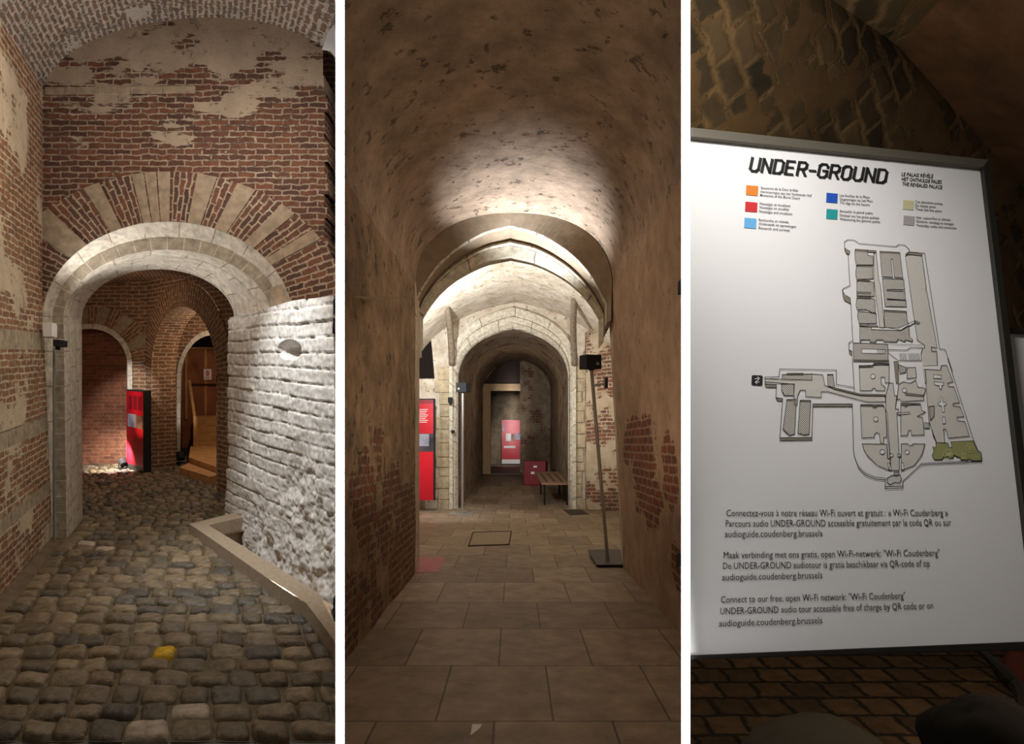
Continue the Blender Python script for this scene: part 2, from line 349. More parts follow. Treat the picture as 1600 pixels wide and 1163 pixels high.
def colwall(mb, cols, mapf, mi=0, mif=None):
    """cols: list of (x, zbot, ztop) in wall coordinates; mapf(x,z)->3D"""
    for a, b in zip(cols, cols[1:]):
        if abs(a[0]-b[0]) < 1e-6: continue
        mb.quad([mapf(a[0], a[1]), mapf(b[0], b[1]), mapf(b[0], b[2]), mapf(a[0], a[2])],
                [(a[0], a[1]), (b[0], b[1]), (b[0], b[2]), (a[0], a[2])], mi)
def lerp(a, b, t): return a+(b-a)*t
def interp(tab, x):
    if x <= tab[0][0]: return tab[0][1]
    for a, b in zip(tab, tab[1:]):
        if x <= b[0]: return lerp(a[1], b[1], (x-a[0])/(b[0]-a[0]))
    return tab[-1][1]
NA = 48
def ell(cx, cy, a, b, n=NA, t0=PI, t1=0, e=2.0):
    r = []
    for i in range(n+1):
        t = lerp(t0, t1, i/n); c, s = math.cos(t), math.sin(t)
        r.append((cx+a*math.copysign(abs(c)**(2/e), c), cy-b*abs(s)**(2/e)))
    return r

# ================================================================ PARTITIONS
def partition(name, x0, x1, d1, lab):
    mb = MB(); c = (x0+x1)/2
    for (a, b, da, db) in ((x0, x1, 1.0, d1),):
        hw = (x1-x0)/2*.93
        z0, z1 = -2.5, 4.2
        pts = []
        for d, k in ((1.0, 0), (1.02, 1), (d1, 2)):
            pts.append((W(c*d-(x1-x0)/2*(1 if k == 0 else .985), d, 0), W(c*d+(x1-x0)/2*(1 if k == 0 else .985), d, 0)))
        L = [p[0] for p in pts]; R = [p[1] for p in pts]
        foot = [L[0], R[0], R[1], R[2], L[2], L[1]]
        bo = [Vector((p.x, p.y, EYE+z0)) for p in foot]; to = [Vector((p.x, p.y, EYE+z1)) for p in foot]
        mb.hexa(bo, to)
    return struct(mb.build(name, M['white_paint']))
partition('wall_left', -.2755, -.2620, 6.6, '')
partition('wall_right', .2645, .2782, 5.6, '')

# ================================================================ ROOM 1: COBBLED STREET
DF = 6.14                               # plane of the big arch wall
VA = [(64, 140), (84, 107), (120, 76), (179, 50), (255, 33), (320, 27), (402, 33), (464, 52), (502, 72), (540, 100)]
def vtop(px): return interp(VA, px)
O_OUT, O_GO, O_GI, O_BK, O_EXT = (262, 500, 196, 154), (262, 500, 180, 130), (262, 500, 163, 110), (247, 500, 119, 79), (262, 500, 285, 232)
def jambed(e, xb, d, y0=850, exp=2.0):      # left jamb from the floor, then the arc
    pts = [(xb, y0), (lerp(xb, e[0]-e[2], .5), (y0+500)/2), (e[0]-e[2], 500)][:2] + ell(*e, e=exp)
    return [P1(x, y, d) for x, y in pts]
# wall above the voussoirs
mb = MB()
cols = []
for i in range(61):
    x = 60+i*(520-60)/60
    dx = (x-262)/285.0
    ye = 500-232*math.sqrt(max(0, 1-dx*dx))
    yb = ye if x > 66 else 860
    X = (x-330)/F*DF
    jag = 0
    cols.append((X, (552-yb)/F*DF, (552-vtop(x)+6)/F*DF))
keep = [c for c in cols if c[0] <= (507-330)/F*DF]
colwall(mb, keep, lambda x, z: L1(x, DF, z))
struct(mb.build('wall_front', M['brick_front']))
# flat stone course high in the wall
mb = MB()
for i in range(5):
    x0, x1 = 70+i*48.5, 70+i*48.5+47.5
    if i == 0: x0, x1 = 70, 101
    elif i > 0: x0, x1 = 102+(i-1)*51, 102+(i-1)*51+50
    a, b = 136-(i*.4), 147-(i*.4)
    p = [P1(x0, b, DF-.012), P1(x1, b, DF-.012), P1(x1, a, DF-.012), P1(x0, a, DF-.012)]
    q = [v+Vector((0, .03, 0)) for v in p]
    mb.hexa(q, p)
struct(mb.build('trim_1', M['stone_voussoir']))
# voussoir ring of radial bricks and stones
def ringpt(ang, e):                          # ang from vertical in degrees; ellipse hit of a ray from its centre
    s, c = math.sin(math.radians(ang)), math.cos(math.radians(ang))
    k = 1/math.sqrt((s/e[2])**2+(c/e[3])**2)
    return e[0]+k*s, e[1]-k*c
stones = [(-57, -47), (-32.5, -26.5), (-13.8, -9.3), (-9.1, -4.4), (-4.2, 1.0), (11.4, 18.8), (27.2, 34), (44.5, 49.8), (58, 62)]
mb = MB(); angs = [a*.5 for a in range(-174, 172)]
for a0, a1 in zip(angs, angs[1:]):
    am = (a0+a1)/2; st = any(s <= am < e for s, e in stones)
    q = []; uv = []
    for a, e in ((a0, O_OUT), (a1, O_OUT), (a1, O_EXT), (a0, O_EXT)):
        x, y = ringpt(a, e)
        if x < 64:
            t = (64-262)/(x-262); x, y = 64, 500+(y-500)*t
        dd = DF-(.012 if st else .004)
        q.append(P1(x, y, dd)); r = math.hypot(x-262, y-500)*DF/F
        uv.append((r, math.radians(a)*1.15))
    if P1(*ringpt(am, O_EXT), DF).x > P1(512, 0, DF).x and am > 40 and ringpt(am, O_OUT)[0] > 512: continue
    mb.quad(q, uv, 1 if st else 0)
struct(mb.build('trim_2', [M['brick_ring'], M['stone_voussoir']]))
# splayed white order, grey face ring and white soffit, each its own band
co = jambed(O_OUT, 80, DF); cg = jambed(O_GO, 88, DF+.16); ci = jambed(O_GI, 104, DF+.16)
bk = [(129, 811), (128, 655)]+ell(*O_BK); cb = [P1(x, y, 6.98) for x, y in bk]
g = lambda A, B, t: [Vector(a)*(1-t)+Vector(b)*t for a, b in zip(A, B)]
mb = MB(); loft(mb, [co, g(co, cg, .5), cg]); struct(mb.build('trim_3', M['stone_pale'], merge=True, smooth=True))
mb = MB(); loft(mb, [cg, ci], swap=True); struct(mb.build('trim_4', M['stone_grey']))
mb = MB(); loft(mb, [ci, g(ci, cb, .33), g(ci, cb, .66), cb]); struct(mb.build('trim_5', M['stone_pale']))
# skewback stone at the right foot of the arch
mb = MB(); D = 6.0
pl = [(420, 482), (425, 452), (432, 446), (456, 470), (458, 482)]
mb.hexa([P1(x, y, D+.25) for x, y in pl], [P1(x, y, D) for x, y in pl])
struct(mb.build('trim_6', M['stone_voussoir'], merge=True))
# left wall in bands of brick and stone
zs = [(-2.0, 0), (-1.33, 1), (-1.22, 0), (-.73, 1), (-.59, 0), (.03, 1), (.19, 0), (2.75, 0)]
mb = MB(); ds = [3.0+(DF-3.0)*i/12 for i in range(13)]
def lx(z): return -1.53 - .09*min(1, max(0, (z+1.6)/2.2))
for (z0, mi), (z1, _) in zip(zs, zs[1:]):
    nz = 6 if z1-z0 > .3 else 1
    for k in range(nz):
        a, b = lerp(z0, z1, k/nz), lerp(z0, z1, (k+1)/nz)
        for d0, d1 in zip(ds, ds[1:]):
            mb.quad([L1(lx(a), d0, a), L1(lx(a), d1, a), L1(lx(b), d1, b), L1(lx(b), d0, b)],
                    [(d0, a), (d1, a), (d1, b), (d0, b)], mi)
struct(mb.build('wall_left', [M['brick_left'], M['stone_band']]))
# vault
mb = MB(); curves = []
for d in [3.0, 3.6, 4.2, 4.8, 5.4, DF]:
    row = []
    for x, y in [(64, 152)]+VA+[(560, 140), (575, 200)]:
        X = (x-330)/F*DF; Z = (552-y)/F*DF
        row.append(L1(X, d, Z))
    curves.append(row)
def smooth_curve(row, k=4):
    out = []
    n = len(row)
    for i in range(n-1):
        p0, p1, p2, p3 = row[max(i-1, 0)], row[i], row[i+1], row[min(i+2, n-1)]
        for j in range(k):
            t = j/k
            out.append(.5*((2*p1)+(-p0+p2)*t+(2*p0-5*p1+4*p2-p3)*t*t+(-p0+3*p1-3*p2+p3)*t*t*t))
    out.append(row[-1]); return out
curves = [smooth_curve(r, 3) for r in curves]
loft(mb, curves, swap=True); struct(mb.build('ceiling', M['brick_vault'], merge=True, smooth=True))
# broken right edge: a dark recess with a rough edge of stones
mb = MB()
mb.quad([P1(485, 500, 6.75), P1(560, 500, 6.75), P1(560, 40, 6.75), P1(485, 40, 6.75)], [(0, 0), (.6, 0), (.6, 3), (0, 3)])
struct(mb.build('wall_right', M['brick_dark']))
mb = MB(); rnd = random.Random(4); y = 118
while y < 470:
    h = rnd.uniform(9, 22); xr = 507+rnd.uniform(-2, 7)
    p = [P1(500, y+h, DF-.003), P1(xr, y+h, DF-.003), P1(xr, y, DF-.003), P1(500, y, DF-.003)]
    k = DF/F; u_ = [((x-330)*k, (552-yy)*k) for x, yy in ((500, y+h), (xr, y+h), (xr, y), (500, y))]
    mb.quad(p, u_); mb.quad([p[1], p[1]+Vector((0, .5, 0)), p[2]+Vector((0, .5, 0)), p[2]], [u_[1], (u_[1][0]+.5, u_[1][1]), (u_[2][0]+.5, u_[2][1]), u_[2]]); y += h
struct(mb.build('trim_7', M['brick_front'], merge=True))
mb = MB(); pl = [(503, 78), (512, 50), (520, 40), (540, 38), (540, 95), (516, 80)]
mb.hexa([P1(x, y, 5.9) for x, y in pl], [P1(x, y, 5.7) for x, y in pl])
struct(mb.build('trim_8', M['white_paint'], merge=True))  # white block stands in for the lit piece of the neighbouring vault

# rough whitewashed wall on the right, real relief
def hsh(*a): return random.Random(hash(a)).random()
mb = MB(); NU, NV = 340, 240
A = (.215, 7.02); B = (1.14, 4.35)
TOP = [(0, 497), (.12, 492), (.35, 480), (.6, 470), (1, 455)]
def wallpt(s, t):
    x, d = lerp(A[0], B[0], s), lerp(A[1], B[1], s)
    px = 330+x/d*F
    ytop = interp([(361, 497), (413, 484), (455, 472), (481, 468), (530, 462)], px)
    zt = (552-ytop)/F*d
    zb = -2.3
    z = lerp(zb, zt, t); U = s*2.85
    row = z/.125+.12*mnoise.noise((U*1.3, z*2, 0)); ri = math.floor(row); fr = row-ri
    bwid = .30+.10*hsh(ri, 1)
    q = (U+hsh(ri, 2)*.4)/bwid; bi = math.floor(q); fq = q-bi
    e = min(min(fr, 1-fr)*.125, min(fq, 1-fq)*bwid)+.010*mnoise.noise((U*14, z*14, 2))
    prof = min(1, max(0, e/.011))**.7; 
    h = .030*prof+.020*(hsh(ri, bi)-.5)+.006*mnoise.noise((U*9, z*22, 5))
    rub = min(1, max(0, ((-.75-z)*1.2)+(s-.50)*1.9+.8*mnoise.noise((U*2.2, z*2.2, 7))))   # rubble where the facing has come off
    fr4 = mnoise.fractal((U*3.2, z*3.2, 1), .8, 2.2, 6)
    cell = mnoise.voronoi((U*6.5+mnoise.noise((U*5, z*5, 1))*.8, z*10+mnoise.noise((U*5, z*5, 6))*.8, 3))[0]
    cv = min(1, (cell[1]-cell[0])*3.0)
    h = h*(1-rub)+rub*(.050*fr4+.022*cv*(.4+hsh(int(cell[0]*997) % 97, 3)*0)+.02*mnoise.turbulence((U*9, z*9, 2), 4, False)-.02)
    h += .007*mnoise.fractal((U*6, z*6, 4), .8, 2.2, 5)
    hx, hz = (px-458)/15, ((552+(-z)*F/d)-547)/13
    if hx*hx+hz*hz < 1.3: h -= .16*min(1, (1.3-(hx*hx+hz*hz))*2.2)
    nb = max(0, (-1.75-z))*.0
    n = Vector((-(A[1]-B[1]), -(B[0]-A[0]), 0)).normalized()
    n = Vector((-.945, -.327, 0))
    bulge = .05*max(0, -z-1.1)
    return L1(x, d, z)+n*(h+bulge), (U, z)
grid = [[wallpt(i/NU, j/NV) for j in range(NV+1)] for i in range(NU+1)]
vs = [p[0] for r in grid for p in r]; fs = []
for i in range(NU):
    for j in range(NV):
        a = i*(NV+1)+j; fs.append((a, a+NV+1, a+NV+2, a+1))
me = bpy.data.meshes.new('wall_right'); me.from_pydata([tuple(v) for v in vs], [], fs); me.materials.append(M['white_wall'])
me.polygons.foreach_set('use_smooth', [True]*len(me.polygons))
o = bpy.data.objects.new('wall_right', me); C.objects.link(o); struct(o)
# its flat top, running back
mb = MB(); t0 = [grid[i][NV][0] for i in range(0, NU+1, 5)]
loft(mb, [t0, [p+Vector((.5, .25, .03)) for p in t0]]); struct(mb.build('trim_9', M['stone_voussoir']))

# street floor: every cobble modelled, one floor
KO = [(293, 822), (420, 921), (478, 964), (523, 1027), (560, 1090)]     # outer foot line of the kerb
def kerb_x(d):                                # X of the kerb foot at depth d
    pts = []
    for x, y in KO:
        dd = H1*F/(y-552); pts.append((dd, (x-330)/F*dd))
    pts.sort(); return interp(pts, d)
mb = MB(); sandc = srgb(112, 98, 66); row = 0; d = 3.0; rnd = random.Random(11)
base = [srgb(128, 112, 88), srgb(112, 98, 76), srgb(136, 118, 92), srgb(102, 90, 72), srgb(122, 104, 80), srgb(92, 84, 72)]
G = [-1, -.93, -.72, -.25, .25, .72, .93, 1]
def cobble(x0, x1, d0, d1, col):
    cx, cd, wx, wd = (x0+x1)/2, (d0+d1)/2, (x1-x0)/2-.0025, (d1-d0)/2-.0025
    hh = rnd.uniform(.030, .046); tx, td = rnd.uniform(-.012, .012), rnd.uniform(-.012, .012)
    j = [(rnd.uniform(-.010, .010), rnd.uniform(-.008, .008)) for _ in range(4)]
    P = []
    for u in G:
        for v in G:
            k = (1-abs(u)**7)*(1-abs(v)**7)
            s00, s10, s01, s11 = (1-u)*(1-v)/4, (1+u)*(1-v)/4, (1-u)*(1+v)/4, (1+u)*(1+v)/4
            ox = s00*j[0][0]+s10*j[1][0]+s01*j[2][0]+s11*j[3][0]; od = s00*j[0][1]+s10*j[1][1]+s01*j[2][1]+s11*j[3][1]
            sh = 1-.10*(u*u*v*v)
            z = -H1-.035+(hh+tx*u+td*v)*max(0, k)**.5+.009*mnoise.noise((cx*17+u*1.5, cd*17+v*1.5, 0))*min(1, k*3)
            P.append(L1(cx+u*wx*sh+ox, cd+v*wd*sh+od, z))
    n = len(G)
    for a in range(n-1):
        for b in range(n-1):
            mb.quad([P[a*n+b], P[(a+1)*n+b], P[(a+1)*n+b+1], P[a*n+b+1]], None, 0, col)
while d < 11.2:
    ks = 1 if d < 6.6 else .72
    rd = rnd.uniform(.145, .175)*ks
    xl = -1.47 if d < 6.1 else (-1.40 if d < 7.0 else -2.9)
    xr = kerb_x(d+rd/2) if d < 6.75 else (.20 if d < 8.0 else .6)
    if d < 5.2: xr = min(xr, (545-330)/F*d)
    x = xl-rnd.uniform(0, .12) if d >= 7 else xl
    while x < xr-.04:
        wx = rnd.uniform(.15, .22)*ks
        if x+wx > xr-.05: wx = xr-x
        c = rnd.choice(base); k = rnd.uniform(.72, 1.15); c = tuple(q*k for q in c[:3])+(1,)
        r = rnd.random()
        if r < .012: c = srgb(176, 160, 140)
        if d <= 3.83 < d+rd and x < -.255 < x+wx: c = srgb(214, 170, 20)
        cobble(x, x+wx, d, d+rd, c); x += wx
    d += rd; row += 1
n0 = len(mb.f)
for i in range(16):
    d0, d1 = 3.0+i*.55, 3.0+(i+1)*.55
    def xr_(d): return (min(kerb_x(d), .65) if d < 6.75 else .9)
    mb.quad([L1(-3.2 if d0 > 6.9 else -1.6, d0, -H1-.024), L1(xr_(d0), d0, -H1-.024), L1(xr_(d1), d1, -H1-.024), L1(-3.2 if d0 > 6.9 else -1.6, d1, -H1-.024)], None, 0, srgb(96, 84, 58))
struct(mb.build('floor', M['cobble'], merge=True, smooth=True, colname='tone'))
# mortar gutter at the foot of the left wall
mb = MB()
loft(mb, [[L1(-1.60, d_, -H1+.04), L1(-1.53, d_, -H1+.035), L1(-1.44, d_, -H1+.006), L1(-1.42, d_, -H1-.03)] for d_ in (3.0, 4, 5, 6.0, 6.14)])
struct(mb.build('baseboard_left', M['gutter'], merge=True, smooth=True))
# kerb around the pit
def fl(x, y, z): d_ = -z*F/(y-552); return ((x-330)/F*d_, d_)
zt = -H1+.10
outer = [fl(296, 819, zt), fl(420, 905, zt), fl(478, 942, zt), fl(523, 1002, zt), fl(560, 1060, zt)]
inner = [fl(326, 821, zt), fl(436, 889, zt), fl(497, 926, zt), fl(545, 985, zt), fl(590, 1040, zt)]
back_o = fl(386, 796, zt); back_i = fl(386, 807, zt)
mb = MB()
for i in range(4):
    q = [outer[i], outer[i+1], inner[i+1], inner[i]]
    if i == 0: q[0] = outer[0]
    mb.hexa([L1(x, d_, -2.25) for x, d_ in q], [L1(x, d_, zt) for x, d_ in q])
q = [outer[0], inner[0], back_i, back_o]
mb.hexa([L1(x, d_, -2.25) for x, d_ in q], [L1(x, d_, zt) for x, d_ in q])
tag(mb.build('kerb', M['kerb'], merge=True, bevel=.008), 'low pale stone kerb edging the pit beside the cobbled street', 'kerb')
# sandy pit floor
mb = MB(); gr = []
for i in range(22):
    r = []
    for j in range(22):
        s, t = i/21, j/21
        d_ = lerp(3.7, 7.15, t); xL = kerb_x(d_)+.10 if d_ < 6.75 else -.3; xR = 1.75-.22*d_+.05+.15
        x = lerp(xL, xR, s); z = lerp(-1.83, -2.22, min(1, max(0, (t-.1)*1.25)))+.06*s+.05*mnoise.fractal((x*2.2, d_*2.2, 5), .8, 2.1, 4)
        r.append(L1(x, d_, z))
    gr.append(r)
loft(mb, gr); struct(mb.build('floor', M['sand'], merge=True, smooth=True))

# ---- bay beyond the arch
DB = 10.1
def P1c(c, d): return [P1(x, y, d) for x, y in c]
ri, ro, re = (141, 570, 58, 56), (141, 570, 66, 64), (141, 570, 104, 92)
# face wall round the blind arch
mb = MB(); cols = []
for i in range(41):
    x = 40+i*(232-40)/40
    dx = (x-141)/104; ye = 570-92*math.sqrt(max(0, 1-dx*dx)) if abs(dx) < 1 else 570
    if abs(x-141) > 66: ye = ye
    cols.append(((x-330)/F*DB, (552-ye)/F*DB, 1.45))
colwall(mb, cols, lambda x, z: L1(x, DB, z))
for xa, xb in ((20, 75), (207, 236)):
    a, b = (xa-330)/F*DB, (xb-330)/F*DB
    colwall(mb, [(a, -2.1, (552-570)/F*DB), (b, -2.1, (552-570)/F*DB)], lambda x, z: L1(x, DB, z))
struct(mb.build('wall_back', M['brick_pier']))
mb = MB(); st2 = [(-14, -4), (8, 20), (33, 45), (60, 70)]
angs = [-88+i for i in range(177)]
for a0, a1 in zip(angs, angs[1:]):
    am = (a0+a1)/2; st = any(s <= am < e for s, e in st2)
    q = [P1(*ringpt(a, e), DB-(.02 if st else .01)) for a, e in ((a0, ro), (a1, ro), (a1, re), (a0, re))]
    uv = [(0, math.radians(a0)*.9), (0, math.radians(a1)*.9), (.38, math.radians(a1)*.9), (.38, math.radians(a0)*.9)]
    mb.quad(q, uv, 1 if st else 0)
struct(mb.build('trim_10', [M['brick_pier'], M['stone_voussoir']]))
mb = MB()
def jb(e, d, yb=735): return [P1(x, y, d) for x, y in [(e[0]-e[2], yb)]+ell(*e, n=36)+[(e[0]+e[2], yb)]]
loft(mb, [jb(ro, DB-.03), jb(ri, DB-.03), jb((141, 568, 56, 54), DB+.35)], swap=True)
struct(mb.build('trim_11', M['stone_pale'], merge=True, smooth=False))
mb = MB(); z0, z1 = -2.1, .6
mb.quad([L1(-2.9, DB+.34, z0), L1(-1.2, DB+.34, z0), L1(-1.2, DB+.34, z1), L1(-2.9, DB+.34, z1)], [(0, z0), (1.7, z0), (1.7, z1), (0, z1)])
struct(mb.build('wall_back', M['brick_red']))
# bay vault
mb = MB(); cv = []
for d_ in (6.99, 7.8, 8.6, 9.4, DB+.02):
    cv.append([L1(-1.05+1.75*math.cos(t), d_, .0+(1.0+.28*(d_-6.98)/3.1*0+.14)*math.sin(t)) for t in [PI*(1-i/28) for i in range(29)]])
loft(mb, cv, swap=True); struct(mb.build('ceiling', M['brick_dark'], merge=True, smooth=True))
# bay left side wall (out of sight, closes the bay)
mb = MB(); mb.quad([L1(-2.8, 6.98, -2.1), L1(-2.8, DB, -2.1), L1(-2.8, DB, .3), L1(-2.8, 6.98, .3)], [(0, 0), (3, 0), (3, 2), (0, 2)])
mb.quad([L1(-2.8, 6.985, -2.1), L1(-1.42, 6.985, -2.1), L1(-1.42, 6.985, 1.3), L1(-2.8, 6.985, 1.3)], [(0, 0), (3, 0), (3, 2), (0, 2)])
struct(mb.build('wall_left', M['brick_dark']))
# oblique wall with a round arch
wa, wb = Vector((-1.06, 10.15)), Vector((.28, 7.98)); wl = (wb-wa).length; wd = (wb-wa)/wl; wn = Vector((.855, .52))
jl, jr = (Vector((-.885, 9.94))-wa).length, (Vector((.11, 8.33))-wa).length
wc, wr, wz = (jl+jr)/2, (jr-jl)/2, -.29
def OW(s, z, off=0): p = wa+wd*s+wn*off; return L1(p.x, p.y, z)
mb = MB(); rx = wr+.36
cols = [(0, -2.1, 1.6), (wc-rx, -2.1, 1.6)]
xs = [wc-rx*math.cos(PI*i/40) for i in range(41)]
for x in xs: cols.append((x, wz+math.sqrt(max(0, rx*rx-(x-wc)**2)), 1.6))
cols = [c for c in cols if 0 <= c[0] <= wl]
colwall(mb, [(0, wz, 1.6)]+[c for c in cols if c[0] > max(0, wc-rx)]+[(wl, wz, 1.6)], OW)
colwall(mb, [(0, -2.1, wz), (jl, -2.1, wz)], OW); colwall(mb, [(jr, -2.1, wz), (wl, -2.1, wz)], OW)
mb.quad([OW(wl, -2.1), OW(wl, -2.1, .5), OW(wl, 1.6, .5), OW(wl, 1.6)], [(0, 0), (.5, 0), (.5, 3), (0, 3)])
struct(mb.build('wall_right', M['brick_pier']))
mb = MB(); n = 60
def arcp(r, off): return [OW(min(wl, max(0, wc-r*math.cos(PI*i/n))), wz+r*math.sin(PI*i/n), off) for i in range(n+1)]
for i in range(n):
    q = []; uv = []
    for (k, r) in ((i, wr), (i+1, wr), (i+1, rx), (i, rx)):
        s = wc-r*math.cos(PI*k/n); q.append(OW(min(wl, max(0, s)), wz+r*math.sin(PI*k/n), -.012)); uv.append((r, PI*k/n*1.1))
    mb.quad(q, uv)
struct(mb.build('trim_12', M['brick_pier']))
mb = MB(); TH = .42
ja = [(jl, -2.1)]+[(wc-wr*math.cos(PI*i/n), wz+wr*math.sin(PI*i/n)) for i in range(n+1)]+[(jr, -2.1)]
loft(mb, [[OW(s, z, -.012) for s, z in ja], [OW(s, z, TH*.5) for s, z in ja], [OW(s, z, TH) for s, z in ja]], swap=True)
struct(mb.build('trim_13', M['brick_pier'], merge=True))
# inner room: stone rimmed arch, plywood hoarding and stairs
DI = 10.95
mb = MB(); cols = []
for i in range(41):
    x = 262+i*(400-262)/40
    dx = (x-332)/56; ye = 592-76*math.sqrt(1-dx*dx) if abs(dx) < 1 else 592
    cols.append(((x-330)/F*DI, (552-ye)/F*DI, 1.4))
colwall(mb, cols, lambda x, z: L1(x, DI, z))
colwall(mb, [((262-330)/F*DI, -2, -.44), ((276-330)/F*DI, -2, -.44)], lambda x, z: L1(x, DI, z))
struct(mb.build('wall_back', M['brick_pier']))
mb = MB()
e1, e2 = (332, 592, 56, 76), (332, 592, 50, 68)
loft(mb, [[P1(x, y, DI-.02) for x, y in [(276, 725)]+ell(*e1)+[(388, 725)]], [P1(x, y, DI-.02) for x, y in [(281, 725)]+ell(*e2)+[(382, 725)]],
          [P1(x, y, DI+.3) for x, y in [(282, 720)]+ell(332, 590, 48, 66)+[(380, 720)]]], swap=True)
struct(mb.build('trim_14', M['stone_pale'], merge=True))
mb = MB(); mb.quad([L1(-.75, 9.8, 1.3), L1(1.2, 9.0, 1.3), L1(1.2, 13.5, 1.3), L1(-.75, 13.5, 1.3)], [(0, 0), (2, 0), (2, 3), (0, 3)])
struct(mb.build('ceiling', M['brick_dark']))
mb = MB(); mb.quad([L1(.95, 8.6, -2.1), L1(.95, 13, -2.1), L1(.95, 13, 1.5), L1(.95, 8.6, 1.5)], [(0, 0), (4, 0), (4, 3), (0, 3)])
struct(mb.build('wall_right', M['brick_dark']))
mb = MB(); mb.quad([L1(-.62, 10.97, -2.1), L1(-.62, 13, -2.1), L1(-.62, 13, 1.5), L1(-.62, 10.97, 1.5)], [(0, 0), (4, 0), (4, 3), (0, 3)])
struct(mb.build('wall_left', M['brick_dark']))
mb = MB(); mb.quad([L1(-.7, 9.2, -H1-.02), L1(1, 9.2, -H1-.02), L1(1, 13, -H1-.02), L1(-.7, 13, -H1-.02)], None, 0)
struct(mb.build('floor', M['dark_steel']))
DP = 12.3
mb = MB(); mb.quad([L1(-1.2, DP+.3, -2), L1(1.2, DP+.3, -2), L1(1.2, DP+.3, 1.5), L1(-1.2, DP+.3, 1.5)], [(0, 0), (2.4, 0), (2.4, 3.5), (0, 3.5)])
struct(mb.build('wall_back', M['brick_dark']))
h = empty('plywood_hoarding', P1(320, 700, DP), 'brown plywood hoarding with pale studs behind the little stairs', 'hoarding')
mb = MB()
def pbox(mb, x0, y0, x1, y1, d0, d1, mi=0, P=P1):
    p = [P(x0, y1, d0), P(x1, y1, d0), P(x1, y0, d0), P(x0, y0, d0)]
    q = [v+Vector((0, d1-d0, 0)) for v in p]; mb.hexa(q, p, mi)
pbox(mb, 284, 546, 320, 700, DP, DP+.03); mb.build('plywood_sheet', M['ply'], h)
mb = MB(); pbox(mb, 321, 546, 356, 700, DP, DP+.03); mb.build('plywood_sheet', M['ply'], h)
mb = MB(); pbox(mb, 319.5, 546, 322, 655, DP-.04, DP); mb.build('stud', M['wood'], h)
mb = MB(); pbox(mb, 289, 546, 291.5, 655, DP-.04, DP); mb.build('stud', M['wood'], h)
mb = MB(); pbox(mb, 284, 542.5, 356, 545.5, DP-.05, DP+.03); mb.build('top_rail', M['wood'], h)
mb = MB(); pbox(mb, 296, 600, 356, 601.6, DP-.07, DP-.045); mb.build('dark_bar', M['black'], h)
sg = empty('warning_sign', P1(324, 594, DP-.06), 'small white notice with red circle hung on the plywood', 'sign')
mb = MB(); pbox(mb, 318.3, 576.8, 330.2, 593.6, DP-.06, DP-.05); mb.build('sign_plate', M['print_white'], sg)
mb = MB(); cp = P1(324.4, 583.6, DP-.063)
mb.quad([cp+Vector((.042*math.cos(2*PI*k/20), 0, .042*math.sin(2*PI*k/20))) for k in range(20)]); mb.build('red_disc', M['red'], sg)
mb = MB(); pbox(mb, 321.6, 582.9, 327.2, 584.3, DP-.068, DP-.066); mb.build('white_bar', M['print_white'], sg)
mb = MB()
for yy, xa, xb in ((578.3, 321, 328), (588.5, 320.5, 328.5), (590.2, 320.5, 328.5), (591.8, 321, 328)): pbox(mb, xa, yy, xb, yy+.6, DP-.068, DP-.066)
mb.build('lettering', M['red'], sg)
stt = empty('wooden_stairs', P1(320, 706, 11.1), 'pine wooden stairs and landing seen through the brick arch', 'stairs')
for i, (y, d_) in enumerate(((651, 12.0), (667, 11.8), (680, 11.58), (693, 11.36), (706, 11.14))):
    z = (552-y)/F*d_; mb = MB()
    p = [(303-330)/F*11.5, (360-330)/F*11.5]
    mb.hexa([L1(x, dd, -1.9) for x, dd in ((p[0], d_), (p[1], d_), (p[1], d_+.20), (p[0], d_+.20))], [L1(x, dd, z) for x, dd in ((p[0], d_), (p[1], d_), (p[1], d_+.20), (p[0], d_+.20))])
    mb.build('step', M['wood'], stt)
mb = MB(); q = [(-.348, 9.94), (.14, 8.97), (.42, 9.3), (.42, 11.13), (-.36, 11.13)]
mb.hexa([L1(x, d_, -1.9) for x, d_ in q], [L1(x, d_, -1.62) for x, d_ in q]); mb.build('landing', M['wood'], stt)
mb = MB(); q = [(-.476, 9.52), (-.01, 8.80), (.12, 8.95), (-.35, 9.92)]
mb.hexa([L1(x, d_, -1.9) for x, d_ in q], [L1(x, d_, -1.70) for x, d_ in q]); mb.build('bottom_step', M['wood'], stt)
mb = MB(); a, b = P1(296, 596, 11.7), P1(304.5, 651, 11.3)
mb.hexa([P1(294, 594, 11.75), P1(298, 594, 11.75), P1(298, 594, 11.8), P1(294, 594, 11.8)], [P1(302, 652, 11.2), P1(306.5, 652, 11.2), P1(306.5, 652, 11.25), P1(302, 652, 11.25)])
mb.build('handrail', M['wood'], stt)
mb = MB(); pbox(mb, 302, 651, 306.5, 716, 11.05, 11.1); mb.build('newel_post', M['wood'], stt)

# red exhibition panel in the bay
def exhibit(name, BL, BR, zb, zt, thick, label, lm):
    """free standing red panel: base-left and base-right (X,D) local; parts: core, graphic, photographs, lettering, plinth"""
    a, b = Vector((BL[0], BL[1])), Vector((BR[0], BR[1])); u = (b-a).normalized(); nrm = Vector((-u.y, u.x))
    if nrm.y < 0: nrm = -nrm
    e = empty(name, lm((a.x+b.x)/2, (a.y+b.y)/2, zb), label, 'information panel')
    def slab(nm, mat, u0, u1, v0, v1, o0, o1):
        p = []
        for s, t in ((u0, v0), (u1, v0), (u1, v1), (u0, v1)):
            q = a+(b-a)*s; p.append((q, lerp(zb, zt, t)))
        f = [lm(*(q+nrm*o0), z) for q, z in p]; r = [lm(*(q+nrm*o1), z) for q, z in p]
        m_ = MB(); m_.hexa(r, f); return m_.build(nm, M[mat] if isinstance(mat, str) else mat, e)
    return e, slab
